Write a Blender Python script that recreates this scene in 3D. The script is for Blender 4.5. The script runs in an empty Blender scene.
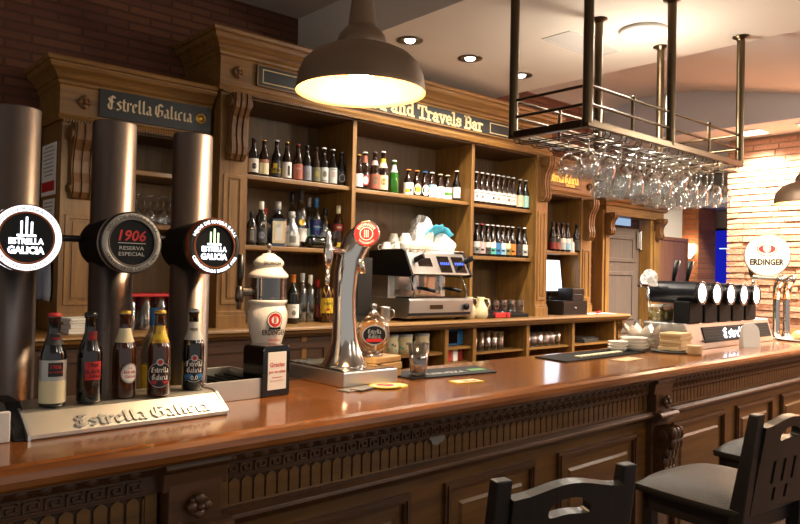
import bpy, bmesh, math, random
from mathutils import Matrix, Vector
random.seed(7)
S = bpy.context.scene
COL = S.collection
PI = math.pi
# ------------------------------------------------------------------ camera
F = 715.3
YAW, PIT, ROL = 0.724903, 0.0172896, -0.0207828
CAM = Vector((0, 0, 1.48))
_f = Vector((math.sin(YAW)*math.cos(PIT), math.cos(YAW)*math.cos(PIT), math.sin(PIT)))
_r0 = Vector((math.cos(YAW), -math.sin(YAW), 0)); _d0 = _f.cross(_r0)
_r = _r0*math.cos(ROL) + _d0*math.sin(ROL)
_d = _d0*math.cos(ROL) - _r0*math.sin(ROL)
cd = bpy.data.cameras.new('camera'); cam = bpy.data.objects.new('camera', cd); COL.objects.link(cam)
cd.sensor_width = 36; cd.lens = F/800*36; cd.clip_start = 0.05
cam.matrix_world = Matrix(((_r.x, -_d.x, -_f.x, CAM.x), (_r.y, -_d.y, -_f.y, CAM.y), (_r.z, -_d.z, -_f.z, CAM.z), (0, 0, 0, 1)))
S.camera = cam

def at(u, y, v=300):
    """x of the thing seen at column u when it stands at depth y"""
    r = _r*((u-400)/F) + _d*((v-262)/F) + _f
    return r.x*(y/r.y)

# ------------------------------------------------------------------ materials
MT = {}
def lin(h):
    h = h.lstrip('#'); c = [int(h[i:i+2], 16)/255 for i in (0, 2, 4)]
    return tuple((x/12.92 if x <= .04045 else ((x+.055)/1.055)**2.4) for x in c) + (1,)
def newmat(n):
    m = bpy.data.materials.new(n); m.use_nodes = True; MT[n] = m
    nt = m.node_tree; b = nt.nodes['Principled BSDF']
    return m, nt, b
def mat(n, col, rough=.5, metal=0, bump=0, bscale=60, var=0, coat=0, emit=0, spec=.5):
    m, nt, b = newmat(n); c = lin(col)
    b.inputs['Base Color'].default_value = c; b.inputs['Roughness'].default_value = rough; b.inputs['Metallic'].default_value = metal
    b.inputs['Coat Weight'].default_value = coat; b.inputs['Coat Roughness'].default_value = .08; b.inputs['Specular IOR Level'].default_value = spec
    if emit:
        b.inputs['Emission Color'].default_value = c; b.inputs['Emission Strength'].default_value = emit
    tc = nt.nodes.new('ShaderNodeTexCoord'); nz = nt.nodes.new('ShaderNodeTexNoise')
    nz.inputs['Scale'].default_value = bscale; nz.inputs['Detail'].default_value = 4
    nt.links.new(tc.outputs['Object'], nz.inputs['Vector'])
    if var:
        mx = nt.nodes.new('ShaderNodeMix'); mx.data_type = 'RGBA'
        mx.inputs['A'].default_value = tuple(x*(1-var) for x in c[:3])+(1,); mx.inputs['B'].default_value = tuple(min(1, x*(1+var)) for x in c[:3])+(1,)
        nt.links.new(nz.outputs['Fac'], mx.inputs['Factor']); nt.links.new(mx.outputs['Result'], b.inputs['Base Color'])
    if bump:
        bp = nt.nodes.new('ShaderNodeBump'); bp.inputs['Strength'].default_value = bump; bp.inputs['Distance'].default_value = .01
        nt.links.new(nz.outputs['Fac'], bp.inputs['Height']); nt.links.new(bp.outputs['Normal'], b.inputs['Normal'])
    return m
def wood(n, c1, c2, axis='x', rough=.35, coat=0, scale=1.0, bump=.15, croug=.12):
    m, nt, b = newmat(n)
    tc = nt.nodes.new('ShaderNodeTexCoord'); mp = nt.nodes.new('ShaderNodeMapping')
    s = {'x': (1.2, 16, 16), 'y': (16, 1.2, 16), 'z': (16, 16, 1.2)}[axis]
    mp.inputs['Scale'].default_value = tuple(v*scale for v in s)
    nt.links.new(tc.outputs['Object'], mp.inputs['Vector'])
    nz = nt.nodes.new('ShaderNodeTexNoise'); nz.inputs['Scale'].default_value = 2.2; nz.inputs['Detail'].default_value = 7; nz.inputs['Distortion'].default_value = .6
    nt.links.new(mp.outputs['Vector'], nz.inputs['Vector'])
    n2 = nt.nodes.new('ShaderNodeTexNoise'); n2.inputs['Scale'].default_value = 1.3; n2.inputs['Detail'].default_value = 2
    nt.links.new(tc.outputs['Object'], n2.inputs['Vector'])
    ad = nt.nodes.new('ShaderNodeMath'); ad.operation = 'MULTIPLY_ADD'; ad.inputs[1].default_value = .35
    nt.links.new(n2.outputs['Fac'], ad.inputs[0]); nt.links.new(nz.outputs['Fac'], ad.inputs[2])
    cr = nt.nodes.new('ShaderNodeValToRGB'); e = cr.color_ramp.elements
    e[0].position = .45; e[0].color = lin(c1); e[1].position = .85; e[1].color = lin(c2)
    nt.links.new(ad.outputs[0], cr.inputs['Fac']); nt.links.new(cr.outputs['Color'], b.inputs['Base Color'])
    b.inputs['Roughness'].default_value = rough; b.inputs['Coat Weight'].default_value = coat; b.inputs['Coat Roughness'].default_value = croug
    bp = nt.nodes.new('ShaderNodeBump'); bp.inputs['Strength'].default_value = bump; bp.inputs['Distance'].default_value = .004
    nt.links.new(nz.outputs['Fac'], bp.inputs['Height']); nt.links.new(bp.outputs['Normal'], b.inputs['Normal'])
    return m
def brick(n, c1, c2, mortar, bw, bh, plane='xz', ms=.008):
    m, nt, b = newmat(n)
    tc = nt.nodes.new('ShaderNodeTexCoord'); sp = nt.nodes.new('ShaderNodeSeparateXYZ'); cb = nt.nodes.new('ShaderNodeCombineXYZ')
    nt.links.new(tc.outputs['Object'], sp.inputs[0])
    nt.links.new(sp.outputs['X' if plane[0] == 'x' else 'Y'], cb.inputs['X']); nt.links.new(sp.outputs['Z'], cb.inputs['Y'])
    br = nt.nodes.new('ShaderNodeTexBrick'); br.inputs['Scale'].default_value = 1
    br.inputs['Brick Width'].default_value = bw; br.inputs['Row Height'].default_value = bh; br.inputs['Mortar Size'].default_value = ms
    br.inputs['Mortar Smooth'].default_value = .3
    br.inputs['Color1'].default_value = lin(c1); br.inputs['Color2'].default_value = lin(c2); br.inputs['Mortar'].default_value = lin(mortar)
    nt.links.new(cb.outputs[0], br.inputs['Vector']); nt.links.new(br.outputs['Color'], b.inputs['Base Color'])
    b.inputs['Roughness'].default_value = .85
    nz = nt.nodes.new('ShaderNodeTexNoise'); nz.inputs['Scale'].default_value = 30; nt.links.new(tc.outputs['Object'], nz.inputs['Vector'])
    sb = nt.nodes.new('ShaderNodeMath'); sb.operation = 'MULTIPLY_ADD'; sb.inputs[1].default_value = -1.2
    nt.links.new(br.outputs['Fac'], sb.inputs[0]); nt.links.new(nz.outputs['Fac'], sb.inputs[2])
    bp = nt.nodes.new('ShaderNodeBump'); bp.inputs['Strength'].default_value = .6; bp.inputs['Distance'].default_value = .012
    nt.links.new(sb.outputs[0], bp.inputs['Height']); nt.links.new(bp.outputs['Normal'], b.inputs['Normal'])
    return m
def glass(n, tint='#ffffff', lo=.06, hi=.9, rough=.02):
    m = bpy.data.materials.new(n); m.use_nodes = True; MT[n] = m; nt = m.node_tree; nt.nodes.clear()
    o = nt.nodes.new('ShaderNodeOutputMaterial'); t = nt.nodes.new('ShaderNodeBsdfTransparent'); g = nt.nodes.new('ShaderNodeBsdfGlossy')
    t.inputs['Color'].default_value = lin(tint); g.inputs['Roughness'].default_value = rough
    lw = nt.nodes.new('ShaderNodeLayerWeight'); lw.inputs['Blend'].default_value = .35
    mr = nt.nodes.new('ShaderNodeMapRange'); mr.inputs['To Min'].default_value = lo; mr.inputs['To Max'].default_value = hi
    mx = nt.nodes.new('ShaderNodeMixShader')
    nt.links.new(lw.outputs['Facing'], mr.inputs['Value']); nt.links.new(mr.outputs['Result'], mx.inputs['Fac'])
    nt.links.new(t.outputs[0], mx.inputs[1]); nt.links.new(g.outputs[0], mx.inputs[2]); nt.links.new(mx.outputs[0], o.inputs['Surface'])
    return m
def emis(n, col, st):
    m = bpy.data.materials.new(n); m.use_nodes = True; MT[n] = m; nt = m.node_tree; nt.nodes.clear()
    o = nt.nodes.new('ShaderNodeOutputMaterial'); e = nt.nodes.new('ShaderNodeEmission')
    e.inputs['Color'].default_value = lin(col); e.inputs['Strength'].default_value = st
    nt.links.new(e.outputs[0], o.inputs['Surface']); return m

wood('bar_top_wood', '#6d3d18', '#935722', 'x', .22, .6, 1.0, .05, .1)
wood('bar_front_wood', '#4f3213', '#6d4a1c', 'x', .42, .1)
wood('bar_trim_wood', '#3f2714', '#5a391f', 'x', .38, .2)
wood('bar_dark_wood', '#2e1a0e', '#3f2414', 'x', .5)
wood('oak', '#674622', '#8c652e', 'x', .42, .1)
wood('oak_upright', '#674622', '#8c652e', 'z', .42, .1)
wood('oak_carved', '#57391b', '#775228', 'z', .45, .1)
wood('oak_back', '#4b351e', '#624826', 'z', .55)
wood('oak_dark', '#3a2414', '#4c301a', 'x', .5)
wood('stool_wood', '#14100e', '#221b17', 'z', .42, .15, 1.5)
wood('door_wood', '#57483f', '#66564b', 'z', .5)
wood('board_wood', '#6b4630', '#80563c', 'z', .4)
wood('pale_wood', '#b98f58', '#d2ab73', 'x', .55)
wood('floor_wood', '#3b2a20', '#54392a', 'x', .4, .2)
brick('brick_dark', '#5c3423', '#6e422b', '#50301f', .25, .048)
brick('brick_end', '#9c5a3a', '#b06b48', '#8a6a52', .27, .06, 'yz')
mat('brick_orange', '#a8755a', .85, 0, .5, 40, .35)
mat('mortar', '#8f7358', .95, 0, .3, 80)
mat('plaster', '#cfc6ba', .9, 0, .05, 20)
mat('plaster_warm', '#bcb8b3', .9, 0, .05, 20)
mat('plaster_grey', '#bdbdc0', .9)
mat('chrome', '#d8d5d0', .12, 1)
mat('steel', '#d2d1ce', .36, 1, .02, 200)
mat('steel_dark', '#6a635c', .3, 1)
mat('brass', '#5b4d3b', .3, 1); mat('wire_brass', '#4a4033', .5, .8); mat('navy_black', '#161a22', .28)
mat('tap_steel', '#80756f', .38, 1, .02, 8)
mat('lamp_bronze', '#7a6450', .42, .4)
mat('lamp_inside', '#b3804a', .4, .3)
mat('black', '#0c0b0b', .35)
mat('black_gloss', '#090909', .12, 0, 0, 60, 0, .5)
mat('black_rubber', '#0b0b0b', .6, spec=.2)
mat('bottle_brown', '#1d0d05', .08, 0, 0, 60, 0, .6)
mat('bottle_amber', '#3d1b08', .08, 0, 0, 60, 0, .6)
mat('bottle_black', '#070606', .1, 0, 0, 60, 0, .6)
mat('bottle_green', '#1f5a16', .08, 0, 0, 60, 0, .6)
mat('bottle_darkgreen', '#0d130b', .08, 0, 0, 60, 0, .6)
mat('white', '#e8e4dc', .5); mat('ceramic', '#eee7da', .15, 0, 0, 60, 0, .6); mat('paper', '#e6e2da', .8)
mat('cream', '#d8cda8', .6); mat('red', '#b81f1f', .5); mat('darkred', '#7a1616', .5); mat('yellow', '#d8b72a', .5); mat('gold', '#c8a046', .3, .8)
mat('blue', '#2a6fa8', .5); mat('navy', '#1c2c70', .4); mat('teal', '#4fb0a0', .5); mat('mint', '#9ad0c4', .5); mat('orange', '#d07a26', .5)
mat('olive', '#8a7a32', .5); mat('olivegrey', '#5c5a40', .6); mat('silver', '#b4b4b0', .35, .5); mat('greyblue', '#7c8290', .6); mat('brick_label', '#9a5440', .6)
mat('lightgrey', '#b9b9b4', .6); mat('grey', '#77746f', .6); mat('darkgrey', '#33312f', .6); mat('pink', '#b39a98', .6); mat('sky', '#8fc0d8', .5); mat('green', '#4f8a2a', .5)
mat('copper_ring', '#a05a38', .3, .8)
mat('lettering_gold', '#c9b382', .5); mat('lettering_tan', '#d0bd96', .5); mat('sign_black', '#121416', .35); mat('sign_slate', '#1d2426', .4)
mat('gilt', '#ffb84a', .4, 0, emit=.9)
mat('leather', '#3b352f', .5, 0, .25, 220); mat('cloth_white', '#d9d9d6', .9, 0, .3, 60); mat('cloth_cyan', '#4fb4d0', .9)
mat('cloth_blue', '#8a93a6', .9); mat('tape', '#77736c', .5)
mat('beer', '#c07a1c', .1, 0, 0, 60, 0, .3); mat('mustard', '#9b8430', .5); mat('cardboard', '#c6a77c', .8); mat('jug', '#cdbf98', .25, 0, 0, 60, 0, .4)
mat('inox_plate', '#d8d3c8', .45, 1, .01, 300)
mat('badge_grey', '#a8a39c', .5, .2); mat('badge_black', '#0b0c0d', .5, spec=.25); emis('ring_glow', '#f2f4f8', 1.1); mat('badge_dark', '#262321', .45)
glass('glass_clear', '#fbfdfc', .2, 1.0); glass('glass_bottle', '#dfe9e8', .22, .95); glass('glass_blue', '#7fb0d8', .22, .9); glass('glass_smoke', '#b9aca0', .2, .85)
glass('glass_amber', '#e0a860', .08, .8); glass('glass_frost', '#c9d0d0', .45, .95, .35)
emis('led_white', '#f4f8ff', 2.6); emis('led_blue', '#5f7cff', 1.2); emis('led_lime', '#d8ffb0', 2.0); emis('screen_white', '#eef4ff', 1.6)
emis('tv_blue', '#1a1fb0', .45); emis('tv_text', '#bfe4ff', 1.2); emis('bulb', '#ffe2b0', 40); emis('spot_glow', '#fff6e6', 14); emis('ceiling_glow', '#fff4e2', 16)
emis('sconce_glow', '#ffd9a0', 7); emis('soffit_glow', '#fff0d8', 10); emis('menu_blue', '#3a6f86', .35); emis('transom', '#9fb8d8', .5)

# ------------------------------------------------------------------ mesh builder
class G:
    def __init__(s): s.v = []; s.f = []; s.m = []; s.sm = []
    def add(s, v, f, m=0, sm=False, T=None):
        n = len(s.v)
        s.v += [tuple(T @ Vector(p)) if T else tuple(p) for p in v]
        for q in f: s.f.append([i+n for i in q]); s.m.append(m); s.sm.append(sm)
        return s
    def box(s, x0, x1, y0, y1, z0, z1, m=0, T=None):
        v = [(x0,y0,z0),(x1,y0,z0),(x1,y1,z0),(x0,y1,z0),(x0,y0,z1),(x1,y0,z1),(x1,y1,z1),(x0,y1,z1)]
        return s.add(v, [(3,2,1,0),(4,5,6,7),(0,1,5,4),(1,2,6,5),(2,3,7,6),(3,0,4,7)], m, False, T)
    def lathe(s, prof, seg=24, m=0, sm=True, T=None, a0=0, a1=2*PI):
        full = abs(a1-a0-2*PI) < 1e-6; n = seg if full else seg+1
        v = []; f = []
        for r, z in prof:
            for k in range(n):
                a = a0+(a1-a0)*k/seg; v.append((r*math.cos(a), r*math.sin(a), z))
        for i in range(len(prof)-1):
            for k in range(seg):
                k2 = (k+1) % n
                if prof[i][0] < 1e-7: f.append((i*n, (i+1)*n+k2, (i+1)*n+k)) if prof[i+1][0] > 1e-7 else None
                elif prof[i+1][0] < 1e-7: f.append((i*n+k, i*n+k2, (i+1)*n))
                else: f.append((i*n+k, i*n+k2, (i+1)*n+k2, (i+1)*n+k))
        return s.add(v, f, m, sm, T)
    def cyl(s, p, q, r, seg=16, m=0, r2=None, sm=True):
        p = Vector(p); q = Vector(q); d = q-p
        T = Matrix.Translation(p) @ d.to_track_quat('Z', 'Y').to_matrix().to_4x4()
        return s.lathe([(0, 0), (r, 0), (r, .0001), (r if r2 is None else r2, d.length-.0001), (r if r2 is None else r2, d.length), (0, d.length)], seg, m, sm, T)
    def tube(s, pts, r, seg=8, m=0, sm=True):
        pts = [Vector(p) for p in pts]; rs = r if isinstance(r, (list, tuple)) else [r]*len(pts)
        v = []; f = []; up = None
        for i, p in enumerate(pts):
            t = (pts[min(i+1, len(pts)-1)]-pts[max(i-1, 0)]).normalized()
            if up is None: up = Vector((0, 0, 1)) if abs(t.z) < .9 else Vector((1, 0, 0))
            a = t.cross(up).normalized(); up = a.cross(t).normalized()
            for k in range(seg):
                w = 2*PI*k/seg; v.append(p+(a*math.cos(w)+up*math.sin(w))*rs[i])
        for i in range(len(pts)-1):
            for k in range(seg): f.append((i*seg+k, i*seg+(k+1) % seg, (i+1)*seg+(k+1) % seg, (i+1)*seg+k))
        f.append(tuple(range(seg))[::-1]); f.append(tuple(range((len(pts)-1)*seg, len(pts)*seg)))
        return s.add(v, f, m, sm)
    def prism(s, poly, axis, a0, a1, m=0, sm=False, T=None):
        n = len(poly)
        def P(c, a): return {'x': (a, c[0], c[1]), 'y': (c[0], a, c[1]), 'z': (c[0], c[1], a)}[axis]
        v = [P(c, a0) for c in poly]+[P(c, a1) for c in poly]
        f = [tuple(range(n)), tuple(range(2*n-1, n-1, -1))]+[(i, (i+1) % n, n+(i+1) % n, n+i) for i in range(n)]
        return s.add(v, f, m, sm, T)
    def ball(s, c, r, m=0, seg=16, T=None):
        rx, ry, rz = r if isinstance(r, (tuple, list)) else (r, r, r)
        M = Matrix.Translation(c) @ Matrix.Diagonal((rx, ry, rz, 1))
        if T: M = T @ M
        return s.lathe([(math.sin(PI*i/10), -math.cos(PI*i/10)) for i in range(11)] and [(max(0, math.sin(PI*i/10)) if 0 < i < 10 else 0, -math.cos(PI*i/10)) for i in range(11)], seg, m, True, M)
    def ring(s, outer, inner, y0, y1, m=0, T=None, sm=False):
        """plate in XZ between y0 and y1 whose outline is outer, with a hole inner (same count)"""
        n = len(outer); v = [(p[0], y0, p[1]) for p in outer]+[(p[0], y0, p[1]) for p in inner]+[(p[0], y1, p[1]) for p in outer]+[(p[0], y1, p[1]) for p in inner]
        f = []
        for i in range(n):
            j = (i+1) % n
            f += [(i, j, n+j, n+i), (2*n+j, 2*n+i, 3*n+i, 3*n+j), (i, 2*n+i, 2*n+j, j), (n+i, n+j, 3*n+j, 3*n+i)]
        return s.add(v, f, m, sm, T)
    def molding(s, prof, x0, x1, yf, yb, m=0, left=True, right=True):
        """cornice profile [(outward, z)] run along the front with mitred returns"""
        v = []; f = []
        for d, z in prof:
            xl = x0-d if left else x0; xr = x1+d if right else x1
            v += [(xl, yb, z), (xl, yf-d, z), (xr, yf-d, z), (xr, yb, z)]
        for i in range(len(prof)-1):
            for k in range(4):
                k2 = (k+1) % 4; f.append((4*i+k, 4*i+k2, 4*i+4+k2, 4*i+4+k))
        f.append((0, 1, 2, 3)); n = len(prof)-1; f.append((4*n+3, 4*n+2, 4*n+1, 4*n))
        return s.add(v, f, m)
def ob(name, g, mats, parent=None, loc=(0, 0, 0), rz=0, bevel=0, kind=None, recalc=True):
    me = bpy.data.meshes.new(name)
    me.from_pydata([tuple(p) for p in g.v], [], g.f)
    for mm in ([mats] if isinstance(mats, str) else mats): me.materials.append(MT[mm])
    me.polygons.foreach_set('material_index', g.m); me.polygons.foreach_set('use_smooth', g.sm)
    if recalc:
        b = bmesh.new(); b.from_mesh(me); bmesh.ops.recalc_face_normals(b, faces=b.faces); b.to_mesh(me); b.free()
    me.update()
    o = bpy.data.objects.new(name, me); COL.objects.link(o); o.location = loc; o.rotation_euler = (0, 0, rz)
    if parent: o.parent = parent
    if kind: o['kind'] = kind
    if bevel:
        md = o.modifiers.new('edge', 'BEVEL'); md.width = bevel; md.segments = 2; md.limit_method = 'ANGLE'; md.angle_limit = .7
    return o
def tag(o, label, cat, group=None, kind=None):
    o['label'] = label; o['category'] = cat
    if group: o['group'] = group
    if kind: o['kind'] = kind
    return o
def thing(name, label, cat, loc=(0, 0, 0), rz=0, group=None):
    o = bpy.data.objects.new(name, None); COL.objects.link(o); o.location = loc; o.rotation_euler = (0, 0, rz); o.empty_display_size = .05
    return tag(o, label, cat, group)

def copy_thing(o, loc, rz=None, label=None):
    r = o.copy(); COL.objects.link(r); r.location = loc
    if rz is not None: r.rotation_euler = (0, 0, rz)
    if label: r['label'] = label
    for ch in list(o.children):
        c = ch.copy(); COL.objects.link(c); c.parent = r
        for g2 in list(ch.children):
            d = g2.copy(); COL.objects.link(d); d.parent = c
    return r
def arc(cx, cz, r, a0, a1, n): return [(cx+r*math.cos(a0+(a1-a0)*i/n), cz+r*math.sin(a0+(a1-a0)*i/n)) for i in range(n+1)]

# ------------------------------------------------------------------ lettering
BL = {'l': [[(.2,1.5),(.2,.15),(.36,0)]], 'i': [[(.2,.98),(.2,.15),(.36,0)],[(.12,1.3),(.26,1.4)]], 'r': [[(.15,1.0),(.15,0)],[(.15,.82),(.42,1.0),(.52,.82)]],
 't': [[(.2,1.3),(.2,.15),(.4,0)],[(.02,.95),(.42,.98)]], 's': [[(.48,.88),(.28,1.0),(.1,.8),(.45,.42),(.45,.18),(.25,.0),(.05,.12)]],
 'e': [[(.5,.15),(.3,0),(.12,.18),(.12,.82),(.32,1),(.5,.75),(.15,.45)]], 'a': [[(.08,.85),(.3,1),(.46,.85),(.46,.15),(.62,0)],[(.46,.55),(.15,.42),(.1,.18),(.25,0),(.46,.18)]],
 'c': [[(.48,.85),(.32,1),(.12,.8),(.12,.2),(.3,0),(.5,.15)]], 'G': [[(.9,1.25),(.55,1.5),(.15,1.2),(.1,.4),(.42,0),(.85,.2),(.85,.75),(.5,.75)],[(.48,1.45),(.4,.25)]],
 'E': [[(.78,1.3),(.42,1.5),(.1,1.2),(.3,.85),(.62,.82)],[(.3,.85),(.06,.5),(.12,.15),(.42,0),(.8,.22)],[(.42,1.4),(.4,.1)]]}
BW = {'l': .48, 'i': .48, 'r': .6, 't': .5, 's': .6, 'e': .62, 'a': .7, 'c': .6, 'G': 1.05, 'E': .92, ' ': .3}
def _o(cx, cy, rx, ry, n=10): return [(cx+rx*math.cos(2*PI*i/n), cy+ry*math.sin(2*PI*i/n)) for i in range(n+1)]
SL = {'F': [[(.0,0),(.5,0)],[(.2,0),(.2,1.45)],[(0,1.45),(.85,1.45),(.85,1.15)],[(.2,.75),(.6,.75)]], 'o': [_o(.4,.5,.3,.46)],
 'd': [_o(.38,.5,.28,.46),[(.45,1.5),(.68,1.5),(.68,0),(.85,0)]], 'a': [[(.12,.8),(.35,.98),(.6,.85),(.6,0),(.78,0)],[(.6,.58),(.25,.55),(.1,.25),(.3,.02),(.6,.2)]],
 'n': [[(0,.95),(.2,.95),(.2,0)],[(.02,0),(.38,0)],[(.2,.8),(.45,.98),(.66,.85),(.66,0)],[(.5,0),(.84,0)]], 'T': [[(.0,1.12),(.0,1.45),(.95,1.45),(.95,1.12)],[(.475,1.45),(.475,0)],[(.2,0),(.75,0)]],
 'r': [[(0,.95),(.2,.95),(.2,0)],[(.02,0),(.42,0)],[(.2,.75),(.4,.95),(.6,.9)]], 'v': [[(.1,.95),(.4,0),(.7,.95)],[(-.02,.95),(.26,.95)],[(.54,.95),(.84,.95)]],
 'e': [[(.1,.52),(.68,.52),(.6,.85),(.38,.97),(.12,.75),(.1,.3),(.35,.03),(.66,.15)]], 'l': [[(.0,1.5),(.2,1.5),(.2,0)],[(0,0),(.4,0)]],
 's': [[(.6,.72),(.58,.92),(.3,.97),(.1,.75),(.3,.55),(.55,.45),(.6,.2),(.35,.02),(.1,.08),(.08,.28)]], 'B': [[(0,1.45),(.55,1.45),(.78,1.25),(.75,.9),(.5,.77),(.2,.77)],[(.5,.77),(.8,.6),(.82,.2),(.6,0),(0,0)],[(.2,0),(.2,1.45)]]}
SW = {'F': 1.0, 'o': .86, 'd': .98, 'a': .9, 'n': .98, 'T': 1.08, 'r': .72, 'v': .88, 'e': .86, 'l': .5, 's': .78, 'B': 1.0, ' ': .45}
def strokes(txt, font, width, pen, square):
    """2-D outline pieces of hand-drawn letters, x-height 1, from x = 0"""
    v = []; f = []; x = 0
    for ch in txt:
        for pl in font.get(ch, []):
            for (ax, ay), (bx, by) in zip(pl, pl[1:]):
                if square:
                    L = math.hypot(bx-ax, by-ay) or 1; dx = (bx-ax)/L*pen*.55; dy = (by-ay)/L*pen*.55; nx = -(by-ay)/L*pen*.62; ny = (bx-ax)/L*pen*.62
                    q = [(ax-dx+nx, ay-dy+ny), (ax-dx-nx, ay-dy-ny), (bx+dx-nx, by+dy-ny), (bx+dx+nx, by+dy+ny)]
                else:
                    nx, ny = pen*.8, pen*.55
                    q = [(ax-nx, ay-ny), (ax+nx, ay+ny), (bx+nx, by+ny), (bx-nx, by-ny)]
                n = len(v); v += [(p[0]+x, p[1], (len(f) % 9)*6e-5) for p in q]; f.append((n, n+1, n+2, n+3))
        x += width.get(ch, .6)
    return v, f, x
_TC = {}
def letters(txt, size, font='sans', bold=0):
    """centred 2-D text: list of points and faces, cap height about size"""
    if font == 'black': v, f, w = strokes(txt, BL, BW, .13, False); k = size/1.5
    elif font == 'slab': v, f, w = strokes(txt, SL, SW, .2, True); k = size/1.5
    else:
        key = (txt, bold)
        if key not in _TC:
            c = bpy.data.curves.new('t', 'FONT'); c.body = txt; c.size = 1; c.offset = bold; c.resolution_u = 2
            o = bpy.data.objects.new('t', c); COL.objects.link(o); dg = bpy.context.evaluated_depsgraph_get()
            me = bpy.data.meshes.new_from_object(o.evaluated_get(dg))
            _TC[key] = ([(p.co.x, p.co.y) for p in me.vertices], [tuple(p.vertices) for p in me.polygons])
            bpy.data.objects.remove(o); bpy.data.curves.remove(c); bpy.data.meshes.remove(me)
        v, f = _TC[key]; w = max(p[0] for p in v)+min(p[0] for p in v); k = size/.7
    return [((p[0]-w/2)*k, p[1]*k, p[2] if len(p) > 2 else 0) for p in v], f
def put(g, txt, size, m, T, font='sans', bold=0, fit=None, depth=0, slant=0):
    """text in the local XZ plane (reads along +X, up +Z, facing -Y) placed by T"""
    v, f = letters(txt, size, font, bold)
    if fit:
        w = max(p[0] for p in v)-min(p[0] for p in v); k = fit/w; v = [(p[0]*k, p[1], p[2]) for p in v]
    if slant: v = [(p[0]+slant*p[1], p[1], p[2]) for p in v]
    g.add([(p[0], -p[2], p[1]) for p in v], f, m, False, T)
    if depth: # side walls as a second, deeper copy joined by quads
        n = len(v); vv = [(p[0], 0, p[1]) for p in v]+[(p[0], depth, p[1]) for p in v]; ff = []
        for q in f:
            for i in range(len(q)): ff.append((q[i], q[(i+1) % len(q)], n+q[(i+1) % len(q)], n+q[i]))
        g.add(vv, ff, m, False, T)
def put_arc(g, txt, size, m, cx, cz, r, y, top=True, spread=None, bold=0):
    v, f = letters(txt, size, 'sans', bold); w = max(p[0] for p in v)-min(p[0] for p in v); k = (spread*r/w) if spread else 1
    o = []
    for x, z, _ in v:
        if top: a = PI/2-x*k/r; rr = r+z
        else: a = -PI/2+x*k/r; rr = r-z
        o.append((cx+rr*math.cos(a), y, cz+rr*math.sin(a)))
    g.add(o, f, m)
def put_cyl(g, txt, size, m, r, zc, ang=0, font='sans', bold=0, fit=None):
    """text wrapped round a vertical cylinder of radius r, reading from -Y side turned by ang"""
    v, f = letters(txt, size, font, bold)
    if fit:
        w = max(p[0] for p in v)-min(p[0] for p in v); v = [(p[0]*fit/w, p[1], p[2]) for p in v]
    g.add([((r+p[2])*math.sin(p[0]/r+ang), -(r+p[2])*math.cos(p[0]/r+ang), zc+p[1]) for p in v], f, m)
def patch(g, r, a0, a1, z0, z1, m, n=8):
    v = []; f = []
    for i in range(n+1):
        a = a0+(a1-a0)*i/n; v += [(r*math.sin(a), -r*math.cos(a), z0), (r*math.sin(a), -r*math.cos(a), z1)]
    for i in range(n): f.append((2*i, 2*i+2, 2*i+3, 2*i+1))
    g.add(v, f, m, True)
def oval(g, r, ang, zc, w, h, m, n=20):
    v = [(r*math.sin(ang), -r*math.cos(ang), zc)]; 
    for i in range(n):
        t = 2*PI*i/n; a = ang+w*math.cos(t)/r; v.append((r*math.sin(a), -r*math.cos(a), zc+h*math.sin(t)))
    g.add(v, [(0, 1+i, 1+(i+1) % n) for i in range(n)], m, True)
TR = Matrix.Translation
def RX(a): return Matrix.Rotation(a, 4, 'X')
def RY(a): return Matrix.Rotation(a, 4, 'Y')
def RZ(a): return Matrix.Rotation(a, 4, 'Z')
# ================================================================== THE SETTING
def struct(name, g, mats, bevel=0): return ob(name, g, mats, None, bevel=bevel, kind='structure')
g = G(); g.box(-3, 11, -4, 6.5, -.05, 0); struct('floor', g, 'floor_wood')
WY = 4.05
# brick wall behind the bar, with the doorway cut out of it (x 6.40 - 7.08)
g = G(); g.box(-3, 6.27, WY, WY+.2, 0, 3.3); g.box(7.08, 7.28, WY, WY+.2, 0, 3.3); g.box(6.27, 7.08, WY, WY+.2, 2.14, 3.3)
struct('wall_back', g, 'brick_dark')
g = G(); g.box(7.28, 7.92, WY-.02, WY+.2, 0, 3.3); struct('wall_passage', g, 'plaster')
# ceiling: high at the back corner, lower over the shelves, a shallow vault towards the end of the bar
g = G(); g.box(-3, 2.63, -4, WY+.2, 3.18, 3.26, 0); g.box(2.63, 4.27, -4, WY, 2.885, 3.26, 0)
struct('ceiling', g, 'plaster')
prof = [(4.07,3.14),(3.92,3.185),(3.68,3.235),(3.34,3.235),(3.05,3.20),(2.72,3.135),(2.45,3.075),(2.2,3.02),(1.9,2.96),(1.5,2.9),(-4,2.89)]
g = G(); g.prism(prof+[(-4, 3.3), (4.07, 3.3)], 'x', 4.27, 6.3); struct('ceiling_vault', g, 'plaster_warm')
g = G(); g.box(6.3, 6.42, -4, 4.05, 2.83, 3.3); struct('trim_bulkhead', g, 'plaster_grey')
g = G(); g.box(6.42, 11, -4, 6.5, 2.83, 2.9); struct('ceiling_soffit', g, 'plaster_warm')
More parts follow.
